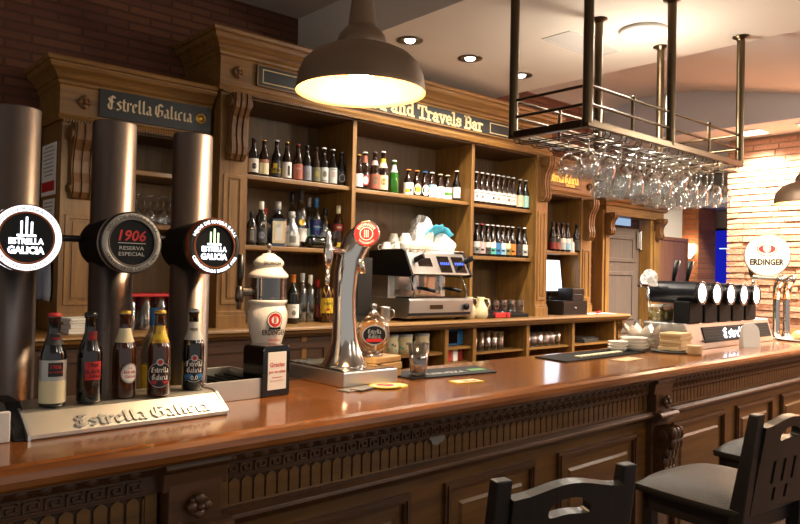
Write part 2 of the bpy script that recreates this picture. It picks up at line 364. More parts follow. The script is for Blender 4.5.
# brick pier that closes the end of the bar: real courses, each brick a little proud or shy
PX = 6.9
g = G(); g.box(PX+.012, 7.3, -2.5, 3.04, 0, 2.83, 1); z = 0; row = 0
while z < 2.8:
    h = .052+random.uniform(-.006, .008); y = 3.06-(0 if row % 2 else .13)+random.uniform(-.03, .03); first = True
    y = 3.06
    while y > -2.4:
        L = random.uniform(.2, .34)
        if first and row % 2: L *= .55
        first = False
        d = random.uniform(-.006, .005); t = random.uniform(-.003, .003)
        v = [(PX+d, y, z+.004), (PX+d+random.uniform(-.004, .004), y-L+.008, z+.004+t), (PX+d, y-L+.008, z+h-.004+t), (PX+d+random.uniform(-.005, .005), y, z+h-.004)]
        g.add([(a-0, b, c) for a, b, c in v]+[(PX+.05, b, c) for a, b, c in v], [(0,1,2,3),(0,4,5,1),(1,5,6,2),(2,6,7,3),(3,7,4,0)], 0)
        y -= L
    z += h+.004; row += 1
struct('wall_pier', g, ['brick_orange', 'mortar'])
# passage beyond: brick post, white end wall
g = G(); g.box(8.3, 8.75, 4.02, 4.28, 0, 2.36); struct('wall_post', g, 'brick_end')
g = G(); g.box(9.0, 9.2, 2.0, 6.5, 0, 2.83); struct('wall_end', g, 'plaster')
g = G(); g.box(8.0, 9.0, 2.0, 6.5, 2.36, 2.42); struct('ceiling_passage', g, 'plaster_grey')
g = G(); g.box(6.3, 9.0, 5.6, 5.7, 0, 2.83); struct('wall_store', g, 'plaster')
# door case and door
t = thing('door_frame', 'carved wooden door case with bracketed head beside the brick strip', 'door frame', (0, 0, 0)); t['kind'] = 'structure'
g = G(); g.box(6.15, 6.27, 3.94, 4.08, 0, 2.16); g.box(6.18, 6.24, 3.925, 3.95, .3, 2.0); ob('jamb', g, 'oak_upright', t, bevel=.006)
g = G(); g.box(7.06, 7.27, 3.94, 4.08, 0, 2.16); g.box(7.11, 7.21, 3.925, 3.95, .3, 2.0); ob('jamb', g, 'oak_upright', t, bevel=.006)
g = G(); g.box(6.17, 7.29, 3.92, 4.08, 2.12, 2.2); g.molding([(0,2.2),(.02,2.21),(.03,2.235),(.06,2.25),(.07,2.28),(0,2.285)], 6.15, 7.31, 3.92, 4.05); ob('head', g, 'oak', t)
def console(w, h, d, zt, reeds=3):
    """scrolled bracket: S profile in YZ, front towards -Y, top at zt, centred on x = 0"""
    q = [(0,0),(-d,0),(-d*1.05,-.12*h),(-d*.95,-.22*h),(-d*.62,-.36*h),(-d*.5,-.5*h),(-d*.48,-.66*h),(-d*.6,-.8*h),(-d*.55,-.92*h),(-d*.3,-h),(0,-h)]
    g = G(); g.prism([(a, zt+b) for a, b in q], 'x', -w/2, w/2)
    for k in range(reeds):
        x = -w/2+w*(k+.5)/reeds; ww = w/reeds*.32
        g.prism([(a-(.014 if 0 < i < len(q)-1 else 0), zt+b) for i, (a, b) in enumerate(q)], 'x', x-ww, x+ww)
    for s in (-1, 1): # scroll eyes on the cheeks
        g.cyl((s*(w/2-.002), -d*.62, zt-.13*h), (s*(w/2+.012), -d*.62, zt-.13*h), .09*h, 14)
        g.cyl((s*(w/2-.002), -d*.36, zt-.86*h), (s*(w/2+.008), -d*.36, zt-.86*h), .055*h, 12)
    return g
for x in (6.21, 7.165):
    ob('corbel', console(.085, .22, .085, 2.13), 'oak_carved', t, (x, 3.925, 0), bevel=.004)
d = thing('door_1', 'grey-brown panelled door standing ajar in the carved door case', 'door', (7.05, 4.07, 0), -.12); d['kind'] = 'structure'
g = G(); W = .76
g.box(-W, 0, 0, .035, .02, 2.02)
for (a, b) in ((.12, .95), (1.05, 1.56), (1.66, 1.94)):
    g.ring([(-W+.08, a), (-.08, a), (-.08, b), (-W+.08, b)], [(-W+.12, a+.04), (-.12, a+.04), (-.12, b-.04), (-W+.12, b-.04)], -.012, .004)
ob('leaf', g, 'door_wood', d, bevel=.004)
for z in (1.9, .95):
    g = G(); g.box(-.06, .035, -.02, -.012, z-.09, z+.09); g.cyl((0, -.022, z-.1), (0, -.022, z+.1), .012, 10); ob('hinge', g, 'steel', d)
g = G(); g.lathe([(0, 0), (.025, 0), (.02, .02), (.012, .03), (.024, .05), (0, .06)], 14, 0, True, TR((-W+.05, -.002, 1.0)) @ RX(PI/2)); ob('knob', g, 'brass', d)
g = G(); g.box(6.28, 7.06, 4.20, 4.18, 2.06, 2.14); o = ob('window_1', g, 'transom', kind='structure')
# things on the far walls
g = G(); g.box(7.31, 7.97, 3.985, 4.025, .62, 1.96); g.ring([(7.31,.62),(7.97,.62),(7.97,1.96),(7.31,1.96)], [(7.35,.66),(7.93,.66),(7.93,1.92),(7.35,1.92)], 3.975, 3.986)
tag(ob('wall_board', g, 'board_wood', bevel=.003), 'large plain brown wooden board hung on the white wall', 'board')
t = thing('wall_sconce', 'small glowing wall light on the brick post of the passage', 'wall lamp', (8.3, 4.11, 1.84))
g = G(); g.lathe([(.03,-.1),(.09,-.02),(.1,.05),(.085,.07),(0,.07)], 18, 0, True, TR((-.08,0,0))); ob('lamp_shade', g, 'sconce_glow', t)
g = G(); g.box(-.02, 0, -.04, .04, -.09, .07); g.tube([(-.01,0,-.06),(-.05,0,-.1),(-.08,0,-.09)], .008); ob('bracket', g, 'brass', t)
t = thing('television', 'wall screen showing bright blue picture in the passage beyond the bar', 'television', (8.97, 3.65, 1.62))
g = G(); g.box(-.04, .02, -.62, .62, -.52, .52); ob('frame', g, 'black', t, bevel=.006)
g = G(); g.box(-.045, -.04, -.59, .59, -.49, .49)
Tt = TR((-.047, 0, 0)) @ RZ(-PI/2)
put(g, 'H', .2, 1, Tt @ TR((-.12, 0, -.02)), bold=.02); put(g, 'HAPPY HOUR', .06, 2, Tt @ TR((0, 0, -.2)), bold=.02); g.box(-.047, -.045, -.4, .4, .26, .27, 1); g.box(-.047, -.045, -.4, .4, -.3, -.29, 1)
ob('screen', g, ['tv_blue', 'tv_text', 'tv_text'], t)
# notices on the side of the first cabinet are with the back bar; recessed ceiling fittings:
def downlight(x, y, z, label, r=.05, glow='spot_glow'):
    t = thing('downlight', label, 'ceiling light', (x, y, z), 0, 'recessed ceiling lights')
    g = G(); g.lathe([(r*1.6, 0), (r*1.6, -.005), (r*1.1, -.009), (r*.9, -.001), (r*.6, -.001)], 20); ob('rim', g, 'steel_dark', t)
    g = G(); g.lathe([(0, -.016), (r*.4, -.014), (r*.62, -.006), (r*.66, 0)], 16); ob('bulb', g, glow, t)
downlight(2.852, 3.171, 2.885, 'recessed spotlight in the ceiling, closest of three to the pendant lamp')
downlight(3.366, 3.159, 2.885, 'recessed spotlight in the ceiling, middle one of the row of three')
downlight(3.902, 3.174, 2.885, 'recessed spotlight in the ceiling beside the glass rack post')
t = thing('ceiling_lamp', 'big bright round ceiling light above the glass rack', 'ceiling light', (3.66, 2.11, 2.885))
g = G(); g.lathe([(.13,0),(.13,-.02),(.105,-.03),(.1,-.01)], 28); ob('rim', g, 'white', t)
g = G(); g.lathe([(0,-.035),(.07,-.03),(.102,-.018)], 28); ob('diffuser', g, 'ceiling_glow', t)
g = G(); g.ring([(-.26,-.1),(.26,-.1),(.26,.1),(-.26,.1)], [(-.245,-.085),(.245,-.085),(.245,.085),(-.245,.085)], -.004, .0, 0, RX(PI/2)); g.box(-.245,.245,-.085,.085,-.002,0)
tag(ob('ceiling_hatch', g, 'plaster_warm', None, (3.64, 2.5, 2.885)), 'flat rectangular access hatch in the ceiling near the bright lamp', 'hatch')
for i, (y, lb) in enumerate(((2.72, 'square recessed light in the bulkhead soffit, by the pier corner'), (2.2, 'square recessed light in the bulkhead soffit, above the tall white beer badge'))):
    t = thing('soffit_light', lb, 'ceiling light', (6.62, y, 2.83), 0, 'square lights in the soffit')
    g = G(); g.ring([(-.12,-.12),(.12,-.12),(.12,.12),(-.12,.12)], [(-.1,-.1),(.1,-.1),(.1,.1),(-.1,.1)], -.012, 0, 0, RX(PI/2)); ob('frame', g, 'white', t)
    g = G(); g.box(-.1, .1, -.1, .1, -.006, -.002); ob('diffuser', g, 'soffit_glow', t)

for i, (x, y) in enumerate(((1.6, -1.2), (3.8, -1.2), (5.6, .2))):  # unseen lamps added on the room side to light ceiling and bar
    t = thing('ceiling_lamp', 'unseen round fill light added over the room side of the bar', 'ceiling light', (x, y, 3.18 if x < 2.6 else 2.885), 0, 'added room fill lights')
    g = G(); g.lathe([(.13,0),(.13,-.02),(.105,-.03),(.1,-.01)], 24); ob('rim', g, 'white', t)
    g = G(); g.lathe([(0,-.035),(.07,-.03),(.102,-.018)], 24); ob('diffuser', g, 'spot_glow', t)
# ================================================================== THE BAR
BAR = thing('bar_counter', 'long wooden bar counter with glossy top and carved reeded front', 'bar counter', (.5, 1.565, 0), math.radians(1.3))
XL, XR, BD = -1.5, 6.32, .66
g = G()
g.prism([(BD,1.08),(.035,1.08),(.016,1.076),(.005,1.066),(.001,1.052),(.006,1.038),(.018,1.028),(.04,1.022),(BD,1.022)], 'x', XL, XR)
for i, q in enumerate(g.f):
    if len(q) == 4: g.sm[i] = False
ob('bar_top', g, 'bar_top_wood', BAR, bevel=.002)
g = G(); g.box(XL, XR, .13, BD-.04, 0, 1.02); ob('carcass', g, 'bar_dark_wood', BAR)
pil = [-1.09+.31-.02, .30, 2.67, 5.04]      # local x of the pilasters
pil = [-2.07+.0, .30, 2.66, 5.03]
spans = [(XL, .22), (.38, 2.58), (2.74, 4.95), (5.11, XR)]
g = G()
for a, b in spans:   # egg moulding, key band, frieze frame, lower moulding
    g.prism([(.14,1.022),(.064,1.022),(.062,1.012),(.07,1.004),(.078,.994),(.09,.990),(.14,.990)], 'x', a, b, 0)
    x = a+.02
    while x < b-.02: # row of small scallops
        g.ball((x, .072, 1.008), (.0165, .010, .014), 0, 12); x += .048
    g.box(a, b, .09, .14, .950, .990, 0)
    g.prism([(.14,.870),(.075,.870),(.062,.860),(.06,.850),(.075,.838),(.09,.826),(.14,.826)], 'x', a, b, 0)
    g.box(a, b, .095, .14, .944, .951, 0)
ob('cornice', g, 'bar_trim_wood', BAR, bevel=.0015)
g = G()
for a, b in spans:   # greek key as raised strips
    x = a+.01
    while x < b-.048:
        z0, z1 = .955, .983
        for (u0, u1, w0, w1) in ((0,.004,0,1),(0,.034,.84,1),(.030,.034,.3,1),(.012,.034,.3,.46),(.012,.016,.3,.7),(0,.044,0,.14)):
            g.box(x+u0, x+u1, .083, .092, z0+(z1-z0)*w0, z0+(z1-z0)*w1)
        x += .044
ob('key_band', g, 'bar_trim_wood', BAR)
g = G()
for a, b in spans:   # reeded frieze: pointed tongues between sunk grooves
    g.box(a, b, .111, .14, .868, .948, 1)
    x = a+.035
    while x < b-.03:
        g.prism([(x,.874),(x+.031,.874),(x+.031,.930),(x+.0155,.944),(x,.930)], 'y', .105, .115, 0); x += .0375
    g.box(a, a+.03, .1, .14, .868, .948, 0); g.box(b-.03, b, .1, .14, .868, .948, 0); g.box(a, b, .103, .12, .868, .875, 0)
ob('frieze', g, ['bar_front_wood', 'bar_dark_wood'], BAR, bevel=.0015)
g = G()
for a, b in spans: g.box(a, b, .105, .14, .0, .83, 0)
ob('front_board', g, 'bar_front_wood', BAR)
def raised_panel(x0, x1, z0, z1, y):
    g = G(); 
    R0 = [(x0,z0),(x1,z0),(x1,z1),(x0,z1)]
    def ins(d): return [(x0+d,z0+d),(x1-d,z0+d),(x1-d,z1-d),(x0+d,z1-d)]
    g.ring(R0, ins(.028), y-.014, y+.006, 1); g.ring(ins(.01), ins(.02), y-.02, y-.01, 1)
    v = [(p[0], y, p[1]) for p in ins(.028)]+[(p[0], y-.003, p[1]) for p in ins(.075)]+[(p[0], y-.012, p[1]) for p in ins(.085)]
    g.add(v, [(8,9,10,11)]+[(4*r+k, 4*r+(k+1) % 4, 4*r+4+(k+1) % 4, 4*r+4+k) for r in (0, 1) for k in range(4)], 0)
    return g
for (a, b) in ((-1.35,-.72),(-.6,.14),(.47,1.06),(1.22,1.72),(1.87,2.48),(2.83,3.42),(3.58,4.1),(4.25,4.86),(5.2,5.75)):
    ob('panel', raised_panel(a, b, .16, .785, .105), ['bar_front_wood', 'bar_trim_wood'], BAR)
def acanthus():
    g = console(.115, .26, .075, .80, 3)
    for k in range(5): # leaf lobes down the face
        zz = .775-.045*k; dd = [.085,.082,.058,.046,.048][k]
        for s in (-1, 0, 1): g.ball((s*.034, -dd, zz), (.02, .016, .028), 0, 10, None)
    return g
def rosette(r):
    g = G()
    for k in range(4):
        a = PI/2*k; g.ball((r*.55*math.cos(a), -.008, r*.55*math.sin(a)), (r*.42, .012, r*.42), 0, 10)
    for k in range(4):
        a = PI/4+PI/2*k; g.ball((r*.6*math.cos(a), -.004, r*.6*math.sin(a)), (r*.25, .008, r*.25), 0, 8)
    g.ball((0, -.014, 0), (r*.3, .014, r*.3), 0, 12); return g
for px in pil[1:]:
    g = G(); g.box(px-.07, px+.07, .06, .14, .82, 1.022); g.prism([(.12,1.022),(.046,1.022),(.042,1.008),(.056,.995),(.062,.95),(.12,.95)], 'x', px-.085, px+.085); g.box(px-.08, px+.08, .075, .14, 0, .82)
    g.prism([(.1,.87),(.035,.87),(.022,.858),(.022,.848),(.04,.835),(.05,.82),(.1,.82)], 'x', px-.088, px+.088)
    g.box(px-.085, px+.085, .045, .14, 0, .14)
    p = ob('pilaster', g, 'bar_trim_wood', BAR, bevel=.003)
    q = ob('rosette', rosette(.034), 'bar_trim_wood', p, (px, .05, .912))
    a = ob('corbel', acanthus(), 'bar_trim_wood', p, (px, .078, 0), bevel=.003)
g = G(); g.box(XL, XR, .09, .14, 0, .13); g.prism([(.1,.13),(.085,.13),(.075,.12),(.09,.11),(.1,.11)], 'x', XL, XR); ob('plinth', g, 'bar_trim_wood', BAR)
g = G(); n = 14
v = []
for i in range(n): v.append((.035*math.cos(2*PI*i/n)*(1+.12*math.sin(3*i)), -.003, .024*math.sin(2*PI*i/n)*(1+.1*math.cos(5*i))))
g.prism([(p[0], p[2]) for p in v], 'y', -.004, 0)
tag(ob('tape_patch', g, 'tape', None, (1.675, 1.689, .945), math.radians(1.3)), 'scrap of grey tape stuck on the reeded bar front', 'tape')
# ================================================================== THE BACK BAR
CZ = 1.165   # worktop height
t = thing('back_counter', 'wooden back-bar counter with open niches below a moulded worktop', 'counter', (0, 0, 0))
g = G(); g.prism([(4.04,CZ),(3.49,CZ),(3.478,CZ-.008),(3.475,CZ-.02),(3.488,CZ-.028),(3.495,CZ-.042),(3.515,CZ-.05),(3.53,CZ-.062),(4.04,CZ-.062)], 'x', .2, 5.9)
ob('worktop', g, 'oak', t, bevel=.002)
g = G(); g.box(.25, 5.8, 3.98, 4.03, 0, CZ-.062); ob('back_panel', g, 'oak_back', t)
g = G(); g.box(.25, 5.8, 3.56, 3.98, .55, .6); ob('niche_floor', g, 'oak', t)
g = G(); g.box(.25, 5.8, 3.58, 3.98, 0, .549); ob('base', g, 'oak_dark', t)
for x in (2.40, 3.03, 3.60, 3.89, 4.51, 5.12, 5.76):
    g = G(); g.box(x-.018, x+.018, 3.55, 3.98, .0, CZ-.062); ob('divider', g, 'oak_upright', t, bevel=.002)
g = G(); g.box(.25, 3.01, 3.555, 3.575, .6, CZ-.062)
for a in (.3, .95, 1.6, 2.22, 2.62): g.ring([(a,.62),(a+.55 if a < 2.2 else a+.36,.62),(a+.55 if a < 2.2 else a+.36,1.07),(a,1.07)], [(a+.04,.66),(a+.51 if a < 2.2 else a+.32,.66),(a+.51 if a < 2.2 else a+.32,1.03),(a+.04,1.03)], 3.545, 3.556)
ob('cupboard_front', g, 'oak_dark', t)
g = G(); g.box(3.05, 3.58, 3.57, 3.97, .92, .94); ob('shelf', g, 'oak', t); g = G(); g.box(3.62, 3.87, 3.57, 3.97, .95, .97); ob('shelf', g, 'oak', t)
for a, b in ((3.905, 4.495), (4.525, 5.105), (5.135, 5.745)):
    g = G(); g.box(a, b, 3.575, 3.975, .90, .915); ob('shelf', g, 'oak', t)
g = G(); g.box(3.62, 3.87, 3.575, 3.975, .845, .859); ob('shelf', g, 'oak', t)
ob('end_bracket', console(.06, .2, .08, CZ-.062), 'oak_carved', t, (5.83, 3.60, 0), bevel=.003)

def dentils(g, x0, x1, y, z, s=.014, m=0):
    x = x0
    while x < x1: g.box(x, x+s*.6, y-.012, y, z-s, z, m); x += s
def beads(g, x, y, z0, z1, s=.013):
    z = z0
    while z < z1: g.box(x-.006, x+.006, y-.008, y, z, z+s*.65); z += s
CORN = [(0,0),(.018,0),(.024,.012),(.028,.022),(.02,.034),(.02,.205),(.03,.215),(.034,.228),(.03,.236),(.042,.246),(.05,.262),(.064,.28),(.085,.295),(.092,.312),(.092,.322),(.104,.328),(.11,.345),(.104,.355),(0,.355)]
def cornice(zb, x0, x1, yf, yb, hz, left, right):
    g = G(); k = hz/.355
    g.molding([(d*.9, zb+z*k) for d, z in CORN], x0, x1, yf, yb, 0, left, right)
    dentils(g, x0, x1, yf-.012, zb+.004); return g
def pilaster(x0, x1, yf, yb, z0, z1, zsplit):
    g = G(); g.box(x0, x1, yf, yb, z0, z1)
    for a, b in ((z0+.13, zsplit),):
        g.ring([(x0+.025,a),(x1-.025,a),(x1-.025,b),(x0+.025,b)], [(x0+.045,a+.02),(x1-.045,a+.02),(x1-.045,b-.02),(x0+.045,b-.02)], yf-.008, yf+.002)
        g.box(x0+.06, x1-.06, yf-.006, yf, a+.035, b-.035)
    g.box(x0-.006, x1+.006, yf-.014, yf, z0, z0+.07); g.box(x0-.003, x1+.003, yf-.008, yf, z0+.07, z0+.09)
    return g
def cabinet(label, x0, x1, yf, ztop, zc, pl, pr, left, right):
    """shelf cabinet on the counter; pl / pr are widths of its end pilasters"""
    yb = 4.03; t = thing('shelf_cabinet', label, 'cabinet', (0, 0, 0))
    g = G(); g.box(x0, x1, yb-.02, yb, CZ, zc); ob('back_panel', g, 'oak_back', t)
    g = G(); g.box(x0+.01, x1-.01, yf+.02, yb-.02, zc-.016, zc-.001); ob('top_board', g, 'oak_back', t)
    for a, w, side in ((x0, pl, 1), (x1, pr, -1)):
        if not w: continue
        xa, xb = (a, a+w) if side > 0 else (a-w, a)
        g = pilaster(xa, xb, yf, yb-.02, CZ, zc, zc-.46)
        beads(g, xb+.006 if side > 0 else xa-.006, yf+.02, CZ+.1, zc-.05)
        p = ob('pilaster', g, 'oak_upright', t, bevel=.002)
        ob('corbel', console(w*.62, .36, .085, zc-.02, 3), 'oak_carved', p, ((xa+xb)/2, yf, 0), bevel=.003)
    g = cornice(zc, x0, x1, yf, yb, ztop-zc, left, right); c = ob('cornice', g, 'oak', t)
    for a, w, side in ((x0, pl, 1), (x1, pr, -1)):
        if w: ob('rosette', rosette(.036), 'oak_carved', c, (a+side*w*.5, yf-.02, zc+.12*(ztop-zc)/.36))
    return t
# --- middle cabinet
mid = cabinet('tall middle cabinet with the long dark name board in its cornice', 1.85, 4.80, 3.60, 2.80, 2.475, .17, .15, True, True)
for x in (2.80, 3.915):
    g = G(); g.box(x-.016, x+.016, 3.62, 4.01, CZ, 2.475); ob('divider', g, 'oak_upright', mid, bevel=.003)
def shelf(par, x0, x1, z, y0=3.64, m='oak'):
    g = G(); g.box(x0, x1, y0, 4.01, z-.028, z); ob('shelf', g, m, par, bevel=.005)
shelf(mid, 1.99, 2.784, 2.036); shelf(mid, 1.99, 2.784, 1.63)
shelf(mid, 2.816, 3.899, 2.03); shelf(mid, 3.931, 4.65, 2.025); shelf(mid, 3.931, 4.65, 1.632)
g = G(); g.box(2.05, 4.58, 3.566, 3.574, 2.53, 2.655, 0)
g.ring([(2.05,2.53),(4.58,2.53),(4.58,2.655),(2.05,2.655)], [(2.058,2.538),(4.572,2.538),(4.572,2.647),(2.058,2.647)], 3.562, 3.567, 1)
for a, b in ((2.085, 2.66), (4.03, 4.545)):
    g.ring([(a,2.553),(b,2.553),(b,2.632),(a,2.632)], [(a+.006,2.559),(b-.006,2.559),(b-.006,2.626),(a+.006,2.626)], 3.563, 3.567, 2)
put(g, 'Food and Travels Bar', .085, 2, TR((3.345, 3.5625, 2.551)), 'slab', fit=1.22)
ob('name_board', g, ['sign_slate', 'oak', 'lettering_gold'], mid)
# --- cabinets on either side
lf = cabinet('lower cabinet with blackletter beer sign, behind the steel tap columns', 1.06, 1.835, 3.70, 2.49, 2.20, .19, 0, True, False)
shelf(lf, 1.23, 1.81, 1.72, 3.72); shelf(lf, 1.23, 1.81, 2.0, 3.72)
g = G(); g.box(1.225, 1.825, 3.668, 3.678, 2.238, 2.378, 0); put(g, 'Estrella Galicia', .068, 1, TR((1.49, 3.667, 2.283)), 'black', fit=.455)
g.lathe([(0,.008),(.014,.006),(.021,0)], 20, 2, True, TR((1.765, 3.668, 2.312)) @ RX(PI/2)); g.lathe([(.021,.004),(.025,.008),(.03,0)], 20, 2, True, TR((1.765, 3.668, 2.312)) @ RX(PI/2))
ob('beer_sign', g, ['sign_black', 'lettering_tan', 'gold'], lf)
rt = cabinet('lower cabinet with glowing gold lettering above the till, next to the door', 4.802, 5.59, 3.70, 2.49, 2.20, 0, .165, False, True)
shelf(rt, 4.81, 5.42, 1.71, 3.72)
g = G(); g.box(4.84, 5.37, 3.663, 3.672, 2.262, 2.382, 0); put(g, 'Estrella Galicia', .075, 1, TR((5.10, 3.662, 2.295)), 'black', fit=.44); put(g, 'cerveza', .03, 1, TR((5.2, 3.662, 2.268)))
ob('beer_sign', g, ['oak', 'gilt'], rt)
# notices pinned on the outer side of the first cabinet
def notice(label, y0, y1, z0, z1, red):
    g = G(); g.box(1.052, 1.057, y0, y1, z0, z1, 0)
    T = TR((1.0515, (y0+y1)/2, 0)) @ RZ(-PI/2)
    n = int((z1-z0)/.02)
    for k in range(1, n):
        z = z1-.02*k
        if red and z < z0+.085: break
        w = (y1-y0)*random.uniform(.3, .42); g.add([(-w, 0, z), (w, 0, z), (w, 0, z+.005), (-w, 0, z+.005)], [(0,1,2,3)], 1, False, T)
    if red: g.box(1.0505, 1.052, y0+.01, y1-.01, z0+.02, z0+.07, 2)
    return tag(ob('paper_notice', g, ['paper', 'grey', 'red'], None), label, 'notice', 'notices on the cabinet side')
notice('white printed notice with a red band, pinned on the cabinet side', 3.76, 3.99, 1.84, 2.10, True)
notice('plain white notice pinned just under the red-banded one', 3.77, 3.95, 1.62, 1.82, False)
g = G(); v = []; f = []
for i in range(7):
    for j in range(9):
        y = 3.77+.2*i/6*(1-.25*j/8); v.append((1.038+.014*math.sin(i*1.7+j*.3)-.0*j, y, 1.57-.03*j-.02*abs(i-3)/3))
for i in range(6):
    for j in range(8): f.append((i*9+j, (i+1)*9+j, (i+1)*9+j+1, i*9+j+1))
g.add(v, f, 0, True); o = ob('hand_towel', g, 'cloth_blue'); md = o.modifiers.new('thickness', 'SOLIDIFY'); md.thickness = .004; tag(o, 'pale blue-grey cloth hanging on the cabinet side below the notices', 'towel')
# ================================================================== BOTTLES
SH = {
 'long': [(0,0),(.88,0),(1,.02),(1,.53),(.93,.59),(.62,.70),(.47,.78),(.42,.93),(.5,.94),(.5,.975),(.42,.98),(0,.98)],
 'stubby': [(0,0),(.9,0),(1,.03),(1,.5),(.92,.6),(.6,.74),(.43,.86),(.42,.93),(.5,.94),(.5,.975),(0,.98)],
 'wine': [(0,0),(.9,0),(1,.02),(1,.6),(.92,.66),(.5,.74),(.38,.8),(.36,.96),(.42,.965),(.42,.99),(0,1)],
 'spirit': [(0,0),(.94,0),(1,.02),(1,.58),(.9,.66),(.5,.75),(.36,.82),(.36,.9),(0,.9)],
 'flask': [(0,0),(.9,0),(1,.03),(1,.42),(.85,.55),(.45,.68),(.34,.8),(.34,.9),(0,.9)],
}
def bottle(name, label, cat, loc, h, r, body, kind='long', lab=None, neck=None, cap='gold', marks=(), group=None, rz=0, square=False, collar=None):
    """lab / neck: list of (z0, z1, material) as fractions of the height; marks: (kind, text, z, size, material[, angle])"""
    t = thing(name, label, cat, loc, rz, group)
    P = SH[kind]
    def rad(fz):
        for (ra, za), (rb, zb) in zip(P[1:], P[2:]):
            if za <= fz <= zb and zb > za: return (ra+(rb-ra)*(fz-za)/(zb-za))*r
        return r
    g = G(); g.lathe([(a*r, b*h) for a, b in P], 20)
    if square: # rounded-square shoulders for gin style bottles
        g = G(); g.prism([(-r,-r*.7),(-r*.8,-r*.9),(r*.8,-r*.9),(r,-r*.7),(r,r*.7),(r*.8,r*.9),(-r*.8,r*.9),(-r,r*.7)], 'z', 0, .62*h)
        g.lathe([(r*.95,.62*h),(r*.6,.7*h),(r*.36,.74*h),(r*.36,.9*h),(0,.9*h)], 20)
    ob('glass_body', g, body, t, bevel=.003 if square else 0)
    top = P[-1][1]
    g = G()
    if kind in ('spirit', 'flask'): g.lathe([(r*.36,.82*h),(r*.42,.83*h),(r*.42,.99*h),(r*.38,h),(0,h)], 16)
    elif kind == 'wine': g.lathe([(r*.4,.84*h),(r*.4,.965*h),(r*.44,.97*h),(r*.44,h),(0,1.001*h)], 16)
    else:
        v = [(r*.52,.962*h),(r*.53,.97*h),(r*.5,.985*h),(r*.42,h),(0,h*1.002)]
        g.lathe(v, 20)
    ob('cap', g, cap, t)
    for part, bands in (('label', lab), ('neck_label', neck)):
        if not bands: continue
        g = G(); mats = []
        def mi(m):
            if m not in mats: mats.append(m)
            return mats.index(m)
        for z0, z1, m in bands:
            if square: g.box(-r*.78, r*.78, -r*.9-.0012, -r*.9-.0002, z0*h, z1*h, mi(m))
            else: g.lathe([(rad(z0)+.0006, z0*h), (rad((z0+z1)/2)+.0006, (z0+z1)/2*h), (rad(z1)+.0006, z1*h)], 24, mi(m))
        for mk in marks:
            if (mk[0].startswith('n_')) != (part == 'neck_label'): continue
            k = mk[0].replace('n_', ''); zc = mk[2]; R = rad(zc)+.0012; ang = mk[5] if len(mk) > 5 else 0
            if k == 'text': put_cyl(g, mk[1], mk[3], mi(mk[4]), R+.0006, zc*h, ang, bold=.015)
            elif k == 'black': put_cyl(g, mk[1], mk[3], mi(mk[4]), R+.0006, zc*h, ang, 'black')
            elif k == 'oval': oval(g, R+mk[6]*.0001 if len(mk) > 6 else R, ang, zc*h, mk[1], mk[3], mi(mk[4]))
            elif k == 'rect': patch(g, R, ang-mk[1]/R, ang+mk[1]/R, zc*h-mk[3], zc*h+mk[3], mi(mk[4]))
            elif k == 'front': g.box(-mk[1], mk[1], -r*.9-.002, -r*.9-.0011, zc*h-mk[3], zc*h+mk[3], mi(mk[4]))
        if not mats: mats = ['white']
        ob(part, g, mats, t)
    return t
# --- the five bottles shown on the drip tray
TZ = 1.139; GF = 'beer bottles lined up on the steel drip tray'
bottle('beer_bottle', 'beer bottle with red cap and grey-and-cream label, by the first tap column', 'bottle', (.537, 1.89, TZ), .228, .0305, 'bottle_black',
       lab=[(.04,.28,'cream'),(.28,.50,'silver')], neck=[(.66,.78,'darkgrey')], cap='red', group=GF, rz=-0.05,
       marks=[('rect', .018, .40, .017, 'black'), ('text', '1906', .41, .0095, 'red'), ('text', 'RED VINTAGE', .365, .004, 'red'), ('n_rect', .012, .72, .012, 'black'), ('n_text', '1906', .715, .007, 'red')])
bottle('beer_bottle', 'black beer bottle with square red label reading 1906 black coupage', 'bottle', (.625, 1.892, TZ), .228, .0305, 'bottle_black',
       lab=[(.20,.202,'black')], neck=[(.64,.641,'black')], cap='black', group=GF, rz=0,
       marks=[('rect', .021, .36, .023, 'red'), ('text', '1906', .40, .010, 'black'), ('text', 'BLACK', .33, .009, 'black'), ('text', 'COUPAGE', .28, .0075, 'black'), ('n_rect', .012, .71, .018, 'darkred'), ('n_text', '1906', .71, .007, 'red')])
bottle('beer_bottle', 'amber beer bottle with peach neck label and round red-on-white label', 'bottle', (.718, 1.905, TZ), .23, .0305, 'bottle_amber',
       lab=[(.10,.101,'black')], neck=[(.64,.80,'cream')], cap='gold', group=GF, rz=-0.35,
       marks=[('oval', .024, .29, .026, 'silver', .5), ('oval', .020, .29, .022, 'paper', .5, 6), ('text', 'La', .34, .008, 'red', .5), ('text', 'Estrella', .29, .008, 'red', .5), ('text', 'Galicia', .24, .008, 'red', .5)])
bottle('beer_bottle', 'amber beer bottle with gold neck label and black shield label with red band', 'bottle', (.808, 1.893, TZ), .23, .0305, 'bottle_amber',
       lab=[(.05,.051,'black')], neck=[(.62,.66,'gold'),(.66,.72,'yellow'),(.72,.82,'gold')], cap='gold', group=GF, rz=-0.45,
       marks=[('oval', .036, .25, .034, 'silver', .15), ('oval', .034, .25, .032, 'black', .15, 6), ('rect', .025, .155, .006, 'red', .15), ('black', 'Estrella', .28, .0145, 'paper', .15), ('black', 'Galicia', .195, .0145, 'paper', .15), ('oval', .010, .40, .010, 'silver', .15, 7), ('oval', .006, .40, .006, 'red', .15, 12)])
